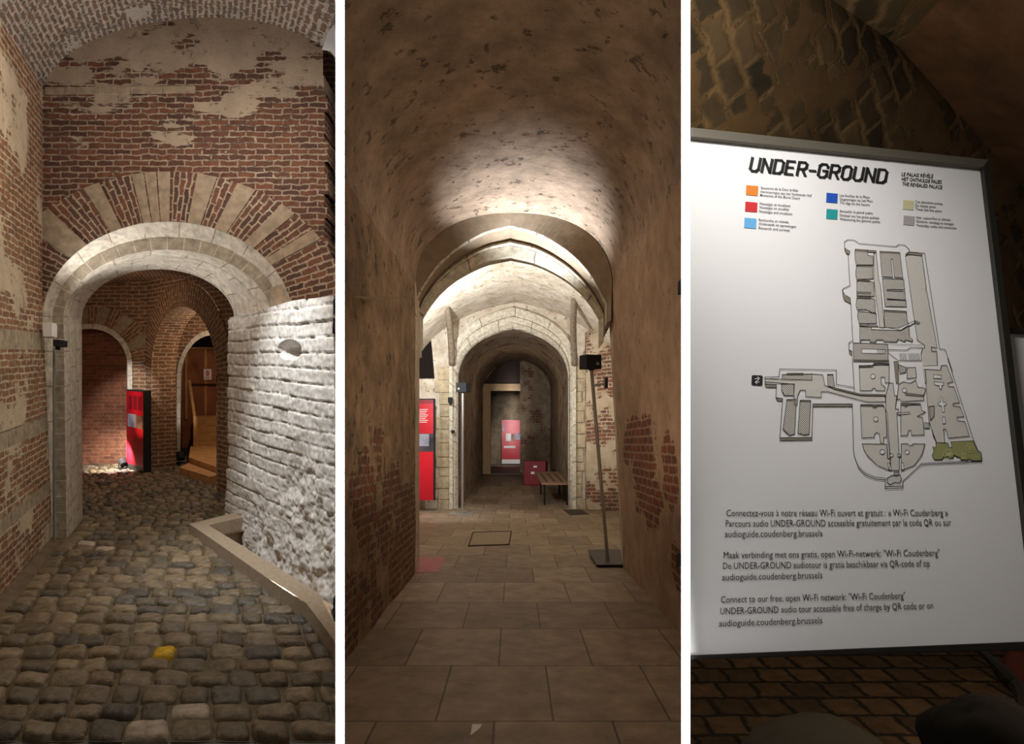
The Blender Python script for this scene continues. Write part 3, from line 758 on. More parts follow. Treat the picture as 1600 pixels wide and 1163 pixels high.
e, sl = exhibit('exhibition_panel', (-1.324, 10.0), (-1.018, 9.6), -H1, (552-608)/F*10.15, .1, 'tall red exhibition panel with a photograph beside the lit brick niche', L1)
sl('core', 'black', -.01, 1.0, 0, 1.0, .004, .14); sl('graphic', 'red', 0, .985, .07, .985, 0, .004)
sl('plinth', 'dark_steel', 0, 1.0, 0, .07, 0, .004)
sl('photograph', 'photo_light', .08, .58, .535, .70, -.004, 0); sl('photograph', 'photo_brown', .62, .98, .53, .69, -.004, 0)
m_ = None
for k in range(3): sl('text_column', 'red_dark', .15+.27*k, .36+.27*k, .76, .93, -.003, 0)
# spotlights on the ground
def floodlamp(loc, tgt, label, s=1.0, group=None):
    e = empty('floor_spotlight', loc, label, 'spotlight', group)
    v = (Vector(tgt)-Vector(loc)).normalized(); c = Vector(loc)+Vector((0, 0, .10*s))
    mb = MB(); mb.tube([c-v*.06*s, c-v*.05*s, c+v*.05*s, c+v*.06*s], [.03*s, .055*s, .06*s, .06*s], 14); mb.build('housing', M['black'], e)
    mb = MB(); mb.tube([c+Vector((-.075*s, 0, 0)), c+Vector((-.075*s, 0, -.085*s)), c+Vector((.075*s, 0, -.085*s)), c+Vector((.075*s, 0, 0))], .008*s, 6); mb.build('bracket', M['black'], e)
    mb = MB(); mb.box(Vector(loc)+Vector((0, 0, .006)), .12*s, .08*s, .012); mb.build('foot', M['black'], e)
floodlamp(L1(-1.37, 9.97, -H1), L1(-1.9, 10.6, -.9), 'small black floor spotlight beside the red panel in the brick bay', .95)
floodlamp(L1(-.50, 10.35, -H1+.02), L1(-.7, 10.9, -.9), 'small black floor spotlight at the left foot of the wooden stairs', 1.05)
# fixtures on the left jamb
e = empty('junction_box', P1(74, 527, DF-.12), 'white square junction box on the wall by the arch', 'junction box')
mb = MB(); pbox(mb, 67, 506, 81, 526, 5.93, 6.0); mb.build('cover', M['print_white'], e, bevel=.004)
mb = MB(); pbox(mb, 66.2, 504.5, 82, 527.5, 6.0, 6.05); mb.build('back_plate', M['print_white'], e)
e = empty('wall_spotlight', P1(87, 545, 5.98), 'small black spotlight on a grey conduit at the left arch jamb', 'spotlight')
mb = MB(); pbox(mb, 83, 531, 92.5, 541, 5.88, 5.99); mb.build('housing', M['black'], e, bevel=.006)
mb = MB(); pbox(mb, 86, 541, 89.5, 546.5, 5.93, 5.97); mb.build('bracket', M['black'], e)
mb = MB(); mb.tube([P1(84.5, 545, 6.02), P1(84.5, 700, 6.02), P1(84.5, 842, 6.02)], .011, 8); mb.build('conduit', M['post_grey'], e)

# ================================================================ ROOM 2: CORRIDOR
pL = lambda d: (534-805)/F*d
pR = lambda d: (1068.5-805)/F*d
VC, VAx, VS, VB = -.015, 1.235, 1.96, .936
def vz(x, e=2.35):
    t = min(1, abs((x-VC)/VAx)); return VS+VB*(1-t**e)**(1/e)
ds = [3.0+5.0*i/20 for i in range(21)]
mb = MB(); curves = []
for d_ in ds:
    r = []
    for i in range(57):
        x = VC-VAx*math.cos(PI*i/56); x = max(pL(d_), min(pR(d_), x)); r.append(L2(x, d_, vz(x)))
    curves.append(r)
def loft_xy(mb, curves, uvf): pass
loft(mb, curves, swap=True); struct(mb.build('ceiling', M['plaster_vault'], smooth=True))
def rwx(z): return 1.40-.18*min(1, max(0, (z+1.6)/3.4))
zz = [-1.7+i*(VS+.0+1.7)/16 for i in range(17)]
mb = MB(); dl = [4.6+(8.0-4.6)*i/14 for i in range(15)]
def lw(x, d_, z): return L2(max(pL(d_), x)+.02*min(1, VS-z)*mnoise.noise((d_*1.5, z*1.5, 1)), d_, z)
for a, b in zip(zz, zz[1:]):
    for d0, d1 in zip(dl, dl[1:]):
        mb.quad([lw(-1.25, d0, a), lw(-1.25, d1, a), lw(-1.25, d1, b), lw(-1.25, d0, b)], [(d0, a), (d1, a), (d1, b), (d0, b)])
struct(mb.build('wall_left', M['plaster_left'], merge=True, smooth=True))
mb = MB(); dr = [4.5+(8.2-4.5)*i/16 for i in range(17)]
def rw(d_, z): return L2(min(pR(d_), rwx(z))+.02*min(1, VS-z)*mnoise.noise((d_*1.5, z*1.5, 9)), d_, z)
for a, b in zip(zz, zz[1:]):
    for d0, d1 in zip(dr, dr[1:]):
        mb.quad([rw(d0, a), rw(d1, a), rw(d1, b), rw(d0, b)], [(d0, a), (d1, a), (d1, b), (d0, b)])
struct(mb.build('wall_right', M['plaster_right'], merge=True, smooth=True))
# ends of the corridor walls (jambs of the first arch)
mb = MB()
loft(mb, [[L2(-1.25, 8.0, z) for z in (-1.7, 0, 1.7, 2.05)], [L2(-1.25, 8.35, z) for z in (-1.7, 0, 1.7, 2.05)], [L2(-2.6, 8.5, z) for z in (-1.7, 0, 1.7, 2.05)]], swap=True)
loft(mb, [[L2(rwx(z), 8.2, z) for z in (-1.7, 0, 1.7, 2.05)], [L2(rwx(z)+.02, 8.5, z) for z in (-1.7, 0, 1.7, 2.05)], [L2(2.6, 8.6, z) for z in (-1.7, 0, 1.7, 2.05)]], swap=True)
struct(mb.build('trim_15', M['bay_plaster']))
# first arch orders
def cinterp(tab, x):
    n = len(tab)
    for i in range(n-1):
        if x <= tab[i+1][0] or i == n-2:
            (x0, y0), (x1, y1) = tab[i], tab[i+1]
            m0 = (tab[i+1][1]-tab[max(i-1, 0)][1])/(tab[i+1][0]-tab[max(i-1, 0)][0]); m1 = (tab[min(i+2, n-1)][1]-tab[i][1])/(tab[min(i+2, n-1)][0]-tab[i][0])
            h = x1-x0; t = min(1, max(0, (x-x0)/h))
            return (2*t**3-3*t*t+1)*y0+(t**3-2*t*t+t)*h*m0+(-2*t**3+3*t*t)*y1+(t**3-t*t)*h*m1
PT = {'flat': [(0, 1), (.286, .905), (.58, .69), (.78, .455), (.92, .20), (1, 0)],
      'round': [(0, 1), (.2, .94), (.39, .86), (.58, .75), (.75, .60), (.88, .42), (.96, .22), (1, 0)]}
def pointed(cx, apex, sy, hw, n=28, kind='flat'):     # two slightly bowed flanks meeting in a point
    tab = PT[kind]; pts = []
    for i in range(n+1):
        t = 1-math.sin(i/n*PI/2)**1.15 if kind == 'round' else 1-(i/n)
        if kind == 'flat': t = (1-(i/n))**.8
        pts.append((cx-hw*t, sy-(sy-apex)*cinterp(tab, t)))
    return pts+[(2*cx-x, y) for x, y in reversed(pts[:-1])]
n = 28
def dens(c, m): return c
el = ell(800, 450, 156, 118, n=2*n, e=2.35)
c0 = [P2(x, y, 8.0) for x, y in [(649, 500)]+el+[(955, 500)]]
def pt(cx, ap, sy, hw, d_, yb=560): 
    p = pointed(cx, ap, sy, hw); return [P2(x, y, d_) for x, y in [(p[0][0], yb)]+p+[(p[-1][0], yb)]]
c1 = pt(797, 352, 474, 151, 8.14, 505); c2 = pt(797, 357, 478, 149, 8.18, 510)
c3 = pt(797, 375, 488, 147, 8.50, 520); c4 = pt(797, 379, 492, 146.5, 8.46, 530); c5 = pt(797, 383, 495, 146, 8.52, 535)
c6 = pt(797, 401, 500, 139, 8.60, 545); c7 = pt(798, 408, 500, 137, 9.05, 545)
mb = MB(); loft(mb, [c0, g(c0, c1, .5), c1]); struct(mb.build('trim_16', M['arch_shade'], merge=True))
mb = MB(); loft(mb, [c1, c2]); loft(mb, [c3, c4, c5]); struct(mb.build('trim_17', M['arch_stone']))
mb = MB(); loft(mb, [c2, g(c2, c3, .5), c3]); struct(mb.build('trim_18', M['arch_shade']))
mb = MB(); loft(mb, [c5, c6, c7], swap=False); struct(mb.build('trim_19', M['arch_stone']))
# jambs below the arch springing
mb = MB()
for (xa, da, xb, db) in ((649, 8.0, 659, 8.6),):
    loft(mb, [[P2(xa, y, da) for y in (560, 480)], [P2(xb, y, db) for y in (560, 500)]])
struct(mb.build('trim_20', M['arch_stone']))
# wall over the first arch, seen from the bay
mb = MB()
loft(mb, [c7, [L2(max(-2.6, min(2.6, (i-29)/29*2.6)), 9.06, 4.2) for i in range(len(c7))]])
struct(mb.build('wall_front', M['bay_plaster']))

# floor of flagstones; beyond the second arch it climbs gently
def fz(d_): return -H2+max(0, d_-16)*.0588
mb = MB(); rows = [3.0, 3.70, 4.62, 5.59, 6.50, 8.0, 9.0, 10, 11, 12, 13, 14, 15, 16]
dd = [3.0+i*.5 for i in range(27)]
for d0, d1 in zip(dd, dd[1:]):
    hw0 = 1.6 if d0 < 8 else 3.2
    xs = [-1, -.5, 0, .5, 1]
    for a, b in zip(xs, xs[1:]):
        def XX(s, d_): return max(min(s*hw0, (1069-805)/F*d_), (533-805)/F*d_) if d_ < 5.5 else s*hw0
        q = [(XX(a, d0), d0), (XX(b, d0), d0), (XX(b, d1), d1), (XX(a, d1), d1)]
        mb.quad([L2(x, y, -H2) for x, y in q], [(x+.12, y-3.70) for x, y in q])
for d0, d1 in ((16, 18), (18, 20), (20, 22), (22, 24.2)):
    q = [(-1.6, d0), (1.8, d0), (1.8, d1), (-1.6, d1)]
    mb.quad([L2(x, y, fz(y)) for x, y in q], [(x+.12, y-3.70) for x, y in q])
struct(mb.build('floor', M['flagstone']))

# crossing bay: vault, side walls, far wall with the second arch
mb = MB(); cv = []
def bayv(hw, cz, sz, d_, n=36):
    r = []
    for i in range(n+1):
        t = PI*(1-i/n); ex, ey = math.cos(t), math.sin(t); yy = .84*ey+.16*(1-abs(ex)); r.append(L2(hw*ex, d_, sz+(cz-sz)*yy))
    return r
for d_ in (9.05, 10, 11, 12, 13, 14, 15, 16.05):
    cv.append(bayv(2.6, 3.55, 1.6, d_))
loft(mb, cv, swap=True); struct(mb.build('ceiling', M['bay_plaster'], merge=True, smooth=True))
mb = MB()
for sx in (-1, 1):
    mb.quad([L2(sx*2.6, 8.5, -1.7), L2(sx*2.6, 16, -1.7), L2(sx*2.6, 16, 1.7), L2(sx*2.6, 8.5, 1.7)], [(0, -1.6), (8, -1.6), (8, 1.7), (0, 1.7)])
struct(mb.build('wall_left', M['bay_plaster']))
DA = 16.0
A2 = dict(o=(801, 480, 566, 99), m=(801, 490, 572, 94), i=(801, 505, 580, 88.5), s=(802, 514, 586, 85.5))
def pc(k, d_, yb=800):
    p = pointed(A2[k][0], A2[k][1], A2[k][2], A2[k][3], kind='round'); return [(x, y) for x, y in [(p[0][0], yb)]+p+[(p[-1][0], yb)]]
mb = MB()
po = pointed(*[A2['o'][i] for i in (0, 1, 2, 3)], kind='round')
cols = [((x-805)/F*DA, (695-y)/F*DA, 4.2) for x, y in po]
f_ = lambda x, z: L2(x, DA, z)
colwall(mb, cols, f_)
xl, xr = cols[0][0], cols[-1][0]
# left of arch, with the small dark pointed opening
zo0, zo1 = (695-592)/F*DA, (695-488)/F*DA
xo0, xo1 = (660-805)/F*DA, (679-805)/F*DA
colwall(mb, [(xo1, -1.7, 4.2), (xl, -1.7, 4.2)], f_); colwall(mb, [(-2.8, -1.7, zo0), (xo1, -1.7, zo0)], f_)
oc = [(-2.8, zo1+.3, 4.2)]+[(lerp(xo0, xo1, t), lerp(zo1, zo0, t**2.6), 4.2) for t in [i/12 for i in range(13)]]
colwall(mb, oc, f_)
colwall(mb, [(xr, -1.7, 4.2), (2.8, -1.7, 4.2)], f_)
struct(mb.build('wall_back', M['bay_plaster']))
mb = MB(); mb.quad([L2(-4.5, DA+3, zo0-1), L2(-1.5, DA+3, zo0-1), L2(-1.5, DA+3, zo1+1.9), L2(-4.5, DA+3, zo1+1.9)], [(0, 0), (1, 0), (1, 2), (0, 2)])
struct(mb.build('wall_back', M['recess_shade']))
mb = MB()
P2l = lambda c, d_: [P2(x, y, d_) for x, y in c]
co_, cm_, ci_, cs_ = pc('o', DA-.0), pc('m', DA), pc('i', DA), pc('s', DA)
loft(mb, [P2l(co_, DA-.01), P2l(co_, DA-.10), P2l(cm_, DA-.10), P2l(cm_, DA-.04), P2l(ci_, DA+.04), P2l(ci_, DA-.02), P2l(cs_, DA+.10)], swap=False)
struct(mb.build('trim_21', M['arch_stone']))
# ribs of the bay vault
for pts in ([(706, 570, 15.8), (704, 525, 15.3), (700, 490, 14.6), (693, 460, 13.8), (684, 436, 12.6)], [(898, 570, 15.8), (896, 525, 15.3), (896, 490, 14.6), (899, 458, 13.8), (906, 432, 12.6)]):
    mb = MB(); pp_ = smooth_curve([P2(*p) for p in pts], 5)
    mb.tube(pp_, .075, 8); struct(mb.build('trim_22', M['arch_stone'], merge=True, smooth=True))
# ashlar quoins either side of the second arch, standing a little proud
for (x0, x1, seed) in ((679, 705, 3), (899, 918, 5)):
    mb = MB(); rnd = random.Random(seed); z = -1.62
    while z < (695-585)/F*DA:
        hh = rnd.uniform(.22, .36); k = rnd.uniform(0, 10)
        a, b = ((x0+k-805)/F*DA, (x1-805)/F*DA) if x0 < 800 else ((x0-805)/F*DA, (x1-k-805)/F*DA)
        mb.hexa([L2(a, DA-.045, z), L2(b, DA-.045, z), L2(b, DA+.02, z), L2(a, DA+.02, z)], [L2(a, DA-.045, z+hh-.012), L2(b, DA-.045, z+hh-.012), L2(b, DA+.02, z+hh-.012), L2(a, DA+.02, z+hh-.012)])
        z += hh
    struct(mb.build('trim_23', M['quoin'], merge=True, bevel=.012))
# right pier of the bay with bare brick
mb = MB()
D9 = 15.6
mb.quad([P2(916, 797, D9), P2(975, 797, D9), P2(975, 460, D9), P2(916, 520, D9)], [(0, -1.6), (.95, -1.6), (.95, 3.4), (0, 2.6)])
mb.quad([P2(916, 797, D9), P2(916, 520, D9), P2(914, 520, D9+.4), P2(914, 797, D9+.4)], [(0, -1.6), (0, 3.4), (.4, 3.4), (.4, -1.6)])
M['pier_brick'] = masonry('pier_brick', srgb(132, 82, 60), srgb(104, 68, 52), srgb(158, 138, 112), srgb(190, 172, 144), .50, bw=.26, rh=.09, ms=.014, pscale=1.2, plaster2=srgb(168, 148, 118), bumpd=.03)
struct(mb.build('wall_right', M['pier_brick']))
# barrel corridor beyond
def c2prof(d_):
    t = (d_-16.1)/8; hwl, hwr = lerp(1.40, 1.20, t), lerp(1.47, 1.32, t); sp, cr = lerp(1.87, 2.0, t), lerp(2.88, 3.17, t)
    r = [(-hwl, fz(d_)-.05)]
    for i in range(33):
        a = PI*(1-i/32); ex, ey = math.cos(a), math.sin(a); r.append(((hwl if ex < 0 else hwr)*ex-.08*0, sp+(cr-sp)*ey))
    r.append((hwr, fz(d_)-.05)); return r
M['plaster_far'] = masonry('plaster_far', srgb(122, 74, 52), srgb(98, 62, 46), srgb(140, 118, 94), srgb(160, 140, 114), .62, bw=.3, rh=.1, ms=.014, pscale=1.4, plaster2=srgb(110, 92, 72), pdark=srgb(70, 56, 42), bumpd=.03)
mb = MB(); cv = []
for i in range(9):
    d_ = 16.05+i; p = c2prof(d_); 
    if i == 0: p = [((x-805)/F*16.05, (695-y)/F*16.05) for x, y in pc('s', DA)]; p = None
    q = c2prof(d_); cv.append([L2(x+ (-.0), d_, z) for x, z in q])
nn = len(cv[0]); parts3 = {'wall_left': MB(), 'ceiling': MB(), 'wall_right': MB()}
for j in range(len(cv)-1):
    acc = 0
    for i in range(nn-1):
        a, b = cv[j][i], cv[j][i+1]; L_ = (b-a).length
        z0 = -1.6+acc if i < nn//2 else acc; 
        mb = parts3['wall_left' if i < 3 else ('wall_right' if i > nn-5 else 'ceiling')]
        mb.quad([cv[j][i], cv[j][i+1], cv[j+1][i+1], cv[j+1][i]], [(16+j, acc-1.6), (16+j, acc+L_-1.6), (17+j, acc+L_-1.6), (17+j, acc-1.6)]); acc += L_
for k_, m_ in parts3.items(): struct(m_.build(k_, M['plaster_far']))
# back wall of that corridor, with a doorway and dark lunette
DW = 24.0
f2 = lambda x, z: L2(x, DW, z)
mb = MB(); xd0, xd1 = (755-805)/F*DW, (812.5-805)/F*DW; zl = (695-599)/F*DW
colwall(mb, [(xd1, -1.3, 3.6), (2.0, -1.3, 3.6)], f2)
struct(mb.build('wall_back', M['plaster_far']))
mb = MB(); pbox(mb, 740, 540, 813, 599.5, DW+.5, DW+.6, 0, P2); struct(mb.build('wall_back', M['recess_shade']))
mb = MB()
lun = [(755, 600)]+[(755+57*t, 600-38*math.sin(min(1, t*1.35)*PI/2)) for t in [i/12 for i in range(13)]]
colwall(mb, [((x-805)/F*DW, (695-y)/F*DW, 3.6) for x, y in lun], f2); struct(mb.build('wall_back', M['plaster_far']))
dr_ = empty('door_1', P2(784, 742, DW), '', ''); del dr_['label']; del dr_['category']; dr_['kind'] = 'structure'
mb = MB(); pbox(mb, 754, 600, 813, 611, DW-.12, DW+.25, 0, P2); mb.build('lintel', M['beige_beam'], dr_)
mb = MB(); pbox(mb, 754.5, 611, 766.5, 741, DW-.12, DW+.25, 0, P2); mb.build('door_post', M['beige_beam'], dr_)
# room behind the doorway
mb = MB(); pbox(mb, 700, 560, 900, 735, 32.0, 32.2, 0, P2)
struct(mb.build('wall_back', M['plaster_far']))
mb = MB(); mb.quad([L2(-3, 24.3, -1.10), L2(3, 24.3, -1.10), L2(3, 32, -.98), L2(-3, 32, -.98)], [(0, 0), (6, 0), (6, 8), (0, 8)]); struct(mb.build('floor', M['flagstone']))
mb = MB(); mb.quad([L2(-3, 24.3, 3.6), L2(3, 24.3, 3.6), L2(3, 32, 4.3), L2(-3, 32, 4.3)]); mb.quad([L2(-3, 24.6, -1.3), L2(-3, 32, -1.3), L2(-3, 32, 4.3), L2(-3, 24.6, 3.6)]); mb.quad([L2(3, 24.6, -1.3), L2(3, 32, -1.3), L2(3, 32, 4.3), L2(3, 24.6, 3.6)])
struct(mb.build('ceiling', M['plaster_far']))
e, sl = exhibit('exhibition_panel', ((784-805)/F*31.4, 31.4), ((816.5-805)/F*31.4, 31.4), (695-725)/F*31.4, (695-656.5)/F*31.4, .1, 'red exhibition panel seen through the far doorway', L2)
sl('core', 'dark_steel', -.01, 1.01, 0, 1.0, .004, .12); sl('graphic', 'red', 0, 1, .10, 1, 0, .004); sl('plinth', 'print_white', 0, 1, 0, .10, 0, .004)
sl('photograph', 'print_white', .2, .44, .52, .69, -.004, 0); sl('photograph', 'photo_brown', .46, .6, .52, .69, -.004, 0); sl('photograph', 'photo_light', .66, .98, .55, .69, -.004, 0); sl('caption_strip', 'print_white', .1, .66, .36, .41, -.004, 0)
sl('text_column', 'photo_light', .05, .13, .72, .9, -.004, 0)
# left red panel on the pier
e, sl = exhibit('exhibition_panel', ((640-805)/F*15.3, 15.3), ((677-805)/F*15.3, 15.3), (695-782)/F*15.3, (695-625)/F*15.3, .1, 'tall red exhibition panel half hidden behind the left corridor wall', L2)
sl('core', 'black', -.01, 1.07, 0, 1.012, .004, .10); sl('graphic', 'red', 0, 1.0, 0, .98, 0, .004)
sl('photograph', 'photo_dark', 0, 1.0, .485, .665, -.004, 0); sl('photograph', 'photo_light', .3, .82, .54, .66, -.006, -.004); sl('header_strip', 'red_dark', 0, 1, .965, 1.0, -.006, 0)
m3 = MB()
sl_text = []
for k in range(8): sl('text_line', 'print_white', .35, .78-.05*(k % 3), .90-.018*k, .906-.018*k, -.004, 0)

# lamp posts
def lamp_post(base, top, bx, label, br=None, flip=1):
    e = empty('lamp_post', base, label, 'lamp post', 'steel lamp posts in the corridor')
    mb = MB(); mb.tube([base, Vector(base)*.5+Vector(top)*.5, top], bx*.11, 12); mb.build('pole', M['steel'], e, smooth=False)
    mb = MB(); t = Vector(top)+Vector((-.06*bx*flip, 0, bx*.42)); mb.box(t, bx, bx, bx*.85, rz=.35*flip); mb.build('lamp_head', M['black'], e, bevel=.01)
    mb = MB(); mb.box(t+Vector((bx*.40*flip, -bx*.42, -bx*.12)), bx*.18, .01, bx*.16, rz=.35*flip); mb.build('switch_plate', M['steel'], e)
    mb = MB(); mb.tube([Vector(top)-Vector((0, 0, .02)), Vector(top)+Vector((0, 0, bx*.15))], bx*.16, 10); mb.build('swivel_joint', M['dark_steel'], e)
    return e
e = lamp_post(P2(722.5, 803, 14.7), P2(723, 613, 14.7), .25, 'slim steel lamp post with black box lamp at the left pier', flip=-1)
mb = MB(); b_ = P2(721, 803, 14.75); mb.box((b_.x, b_.y, b_.z+.008), .55, .5, .016); mb.build('base_plate', M['steel'], e)
mb = MB(); mb.tube([P2(723, 632, 14.7), P2(716, 632, 15.9)], .02, 8); mb.build('wall_bracket', M['dark_steel'], e)
e = lamp_post(P2(950, 880, 8.62), P2(924, 577, 8.62), .22, 'steel lamp post leaning beside the right corridor wall', flip=1)
mb = MB(); b_ = P2(951, 872, 8.80); mb.box((b_.x, b_.y, b_.z+.008), .46, .95, .016); mb.build('base_plate', M['dark_steel'], e)
mb = MB(); mb.tube([P2(926, 603, 8.62), P2(947, 599, 8.55)], .016, 8); mb.build('wall_bracket', M['steel'], e)
mb = MB(); pbox(mb, 945.5, 590, 950, 607, 8.5, 8.62, 0, P2); mb.build('wall_plate', M['dark_steel'], e)
e = empty('wall_lamp', P2(703, 630, 15.8), 'little black lamp fixed on the left pier above the red panel', 'lamp')
mb = MB(); pbox(mb, 700, 621, 706.5, 630, 15.62, 15.78, 0, P2); mb.build('housing', M['black'], e, bevel=.01)
mb = MB(); pbox(mb, 702, 630, 704.5, 632, 15.7, 15.9, 0, P2); mb.build('bracket', M['black'], e)
e = empty('wall_socket', P2(707, 675, 15.9), 'tiny black socket low on the left pier', 'socket')
mb = MB(); pbox(mb, 705, 672.5, 710, 677, 15.8, 15.91, 0, P2); mb.build('body', M['black'], e, bevel=.01)
# bench
e = empty('bench', L2(1.07, 17.5, fz(17.5)), 'brown slotted bench with thin black legs against the right wall', 'bench')
def bz(d_): return -.99+(d_-16.5)*.075
mb = MB(); q = [(.69, 16.55), (1.44, 16.55), (1.2, 19.0), (.62, 19.0)]
q = [((846-805)/F*16.5, 16.5), ((890-805)/F*16.5, 16.5), ((872-805)/F*19, 19.0), ((835-805)/F*19, 19.0)]
mb.hexa([L2(x, d_, bz(d_)-.05) for x, d_ in q], [L2(x, d_, bz(d_)) for x, d_ in q]); mb.build('seat', M['bench_top'], e, bevel=.01)
for i, (x, d_) in enumerate((((851-805)/F*16.6, 16.6), ((886-805)/F*16.6, 16.6), ((845-805)/F*18.6, 18.6), ((874-805)/F*18.6, 18.6))):
    mb = MB(); mb.tube([L2(x, d_, fz(d_)), L2(x, d_, bz(d_)-.05)], .025, 8); mb.build('leg', M['black'], e)
mb = MB()
for r_ in range(3):
    for k in range(8):
        t = (k+.6+.3*(r_ % 2))/9; d_ = lerp(16.6, 18.8, t); xa = lerp(q[0][0], q[3][0], t); xb = lerp(q[1][0], q[2][0], t); x = lerp(xa, xb, .22+.28*r_)
        mb.hexa([L2(x+a, d_+b, bz(d_+b)+.001) for a, b in ((-.03, -.07), (.03, -.07), (.03, .07), (-.03, .07))], [L2(x+a, d_+b, bz(d_+b)+.004) for a, b in ((-.03, -.07), (.03, -.07), (.03, .07), (-.03, .07))])
o = mb.build('slots', M['ink'], e); o['kind'] = 'stuff'
# red box
e = empty('display_case', L2(.65, 20.9, fz(20.7)), 'dark red box on the floor behind the bench', 'box')
mb = MB(); dB = 20.7; xa, xb = (818-805)/F*dB, (853-805)/F*dB
mb.hexa([L2(x, d_, fz(d_)) for x, d_ in ((xa, dB), (xb, dB), (xb+.1, dB+.9), (xa+.02, dB+.9))], [L2(x, d_, (695-721)/F*dB) for x, d_ in ((xa, dB), (xb, dB), (xb+.1, dB+.9), (xa+.02, dB+.9))])
mb.build('body', M['red_dark'], e, merge=True, bevel=.02)
mb = MB(); pbox(mb, 829.5, 737.5, 836.5, 741, dB-.02, dB-.004, 0, P2); mb.build('sticker', M['print_white'], e)
mb = MB(); pbox(mb, 833.5, 728, 839, 731, dB-.02, dB-.004, 0, P2); mb.build('sticker', M['print_white'], e)
# floor fittings
def floor_poly(name, pts, mat, label, cat, zoff=.006, group=None):
    mb = MB(); q = []
    for x, y in pts:
        d_ = H2*F/(y-695); q.append(((x-805)/F*d_, d_))
    mb.hexa([L2(x, d_, -H2-.02) for x, d_ in q], [L2(x, d_, -H2+zoff) for x, d_ in q])
    o = mb.build(name, M[mat], merge=True); return tag(o, label, cat, group)
floor_poly('floor_grate', [(891, 805.5), (921, 804), (908, 797), (879, 797)], 'grate', 'dark rectangular grate in the floor by the right pier', 'grate')
o = floor_poly('manhole_cover', [(732, 854), (795, 852), (799, 831), (739, 833)], 'kerb', 'square stone manhole cover with dark rim in the corridor floor', 'manhole cover', .008)
o.data.materials[0] = M['flag_lid'] = plain('flag_lid', srgb(138, 120, 98), .7, 0, .003, 8, .08)
for k, (a, b) in enumerate((((732, 854), (795, 852)), ((795, 852), (799, 831)), ((799, 831), (739, 833)), ((739, 833), (732, 854)))):
    mb = MB(); pp_ = []
    for x, y in (a, b):
        d_ = H2*F/(y-695); pp_.append(L2((x-805)/F*d_, d_, -H2+.008))
    mb.tube(pp_, .012, 6); mb.build('rim', M['grate'], o)
floor_poly('floor_slab', [(648, 895), (685, 895), (696, 871), (648, 871)], 'pink_lit_slab', 'floor slab with pink reflected light painted on it at the left edge of the corridor', 'slab', .003)
floor_poly('paper_tag', [(735, 1151), (749, 1140), (754, 1133), (738, 1133)], 'print_white', 'small white paper tag stuck on the corridor floor', 'tag', .004)

# ================================================================ ROOM 3: SIGN
def clamp3(px): return max(1074, px)
M['cap'] = M['white_paint']
mb = MB()
J = (1403, 72, 3.3)
eye0 = Vector((0, 0, EYE))
def fan(mb, quadpx, n=10, amp=.05, seed=0):
    P = [P3(*p) for p in quadpx]; e1 = (P[1]-P[0]).length; e2 = (P[3]-P[0]).length
    gr = []
    for i in range(n+1):
        r = []
        for j in range(n+1):
            s, t = i/n, j/n
            p = (P[0]*(1-s)+P[1]*s)*(1-t)+(P[3]*(1-s)+P[2]*s)*t
            q_ = p-eye0; r.append((p, (q_.x+.3*q_.y, q_.z-.6*q_.y)))
        gr.append(r)
    for i in range(n):
        for j in range(n):
            c = [gr[i][j], gr[i+1][j], gr[i+1][j+1], gr[i][j+1]]
            mb.quad([q[0] for q in c], [q[1] for q in c])
fan(mb, [(1073.5, 1040, 4.4), (1760, 1110, 5.4), (1660, 360, 4.4), (1073.5, 300, 3.3)]); fan(mb, [(1073.5, 300, 3.3), (1660, 360, 4.4), (1403, 72, 3.3), (1073.5, -160, 2.3)])
struct(mb.build('wall_left', M['room3_wall']))
mb = MB(); fan(mb, [(1073.5, -160, 2.3), (1403, 72, 3.3), (1560, -100, 2.6), (1300, -400, 1.9)])
struct(mb.build('ceiling', M['room3_wall']))
M['room3_wall2'] = masonry('room3_wall2', srgb(96, 72, 54), srgb(70, 54, 42), srgb(110, 86, 60), srgb(116, 84, 60), .7, bw=.34, rh=.17, ms=.02, dist=.09, smooth=1, pscale=1.6, rot=-.5, plaster2=srgb(72, 54, 40), bumpd=.01, fine=5)
mb = MB(); fan(mb, [(1403, 72, 3.3), (1660, 360, 4.4), (2100, 500, 3.0), (1560, -100, 2.6)])
fan(mb, [(1660, 360, 4.4), (1760, 1110, 5.4), (2200, 1110, 3.4), (2100, 500, 3.0)])
struct(mb.build('wall_right', M['room3_wall2']))
mb = MB(); q = [(1073.5, 1.15), (1073.5, 5.0), (1800, 6.0), (1900, 1.15)]
uvq = [P3(x, 0, d_) for x, d_ in q]
mb.quad([Vector((v.x, v.y, EYE-1.5)) for v in uvq], [(v.x, v.y) for v in uvq])
struct(mb.build('floor', M['room3_floor']))

# sign board: a plane leaning back, hung against the white partition
bn = Vector((2.522, 13.91, 5.324)).normalized()     # x, depth, up   (points away from viewer)
bn = Vector((2.522, -13.91, 5.324)).normalized()    # towards the viewer
pc0 = P3(1340, 600, 1.5)
eye = Vector((0, 0, EYE))
def onb(px, py, off=0.0):
    r = P3(px, py, 1.0)-eye; pl0 = pc0+bn*off
    t = (pl0-eye).dot(bn)/r.dot(bn); return eye+r*t
def up_at(px, py):                                   # direction of the sign's uprights
    return (onb(px+(px-1297)*-.02*0+0, py)-onb(px, py)) 
vdir = Vector((497, 1000, 2378)).normalized(); hdir = Vector((5821, 1000, -144)).normalized()
sign = empty('information_sign', onb(1330, 1010, -.05), 'large white UNDER-GROUND information sign with floor plan and grey frame', 'sign')
def bslab(name, pts, mat, o0, o1, parent=sign, bev=0):
    mb = MB(); f = [onb(x, y) for x, y in pts]
    mb.hexa([p+bn*o0 for p in f], [p+bn*o1 for p in f]); return mb.build(name, mat, parent, merge=True, bevel=bev)
XL = 1077.0
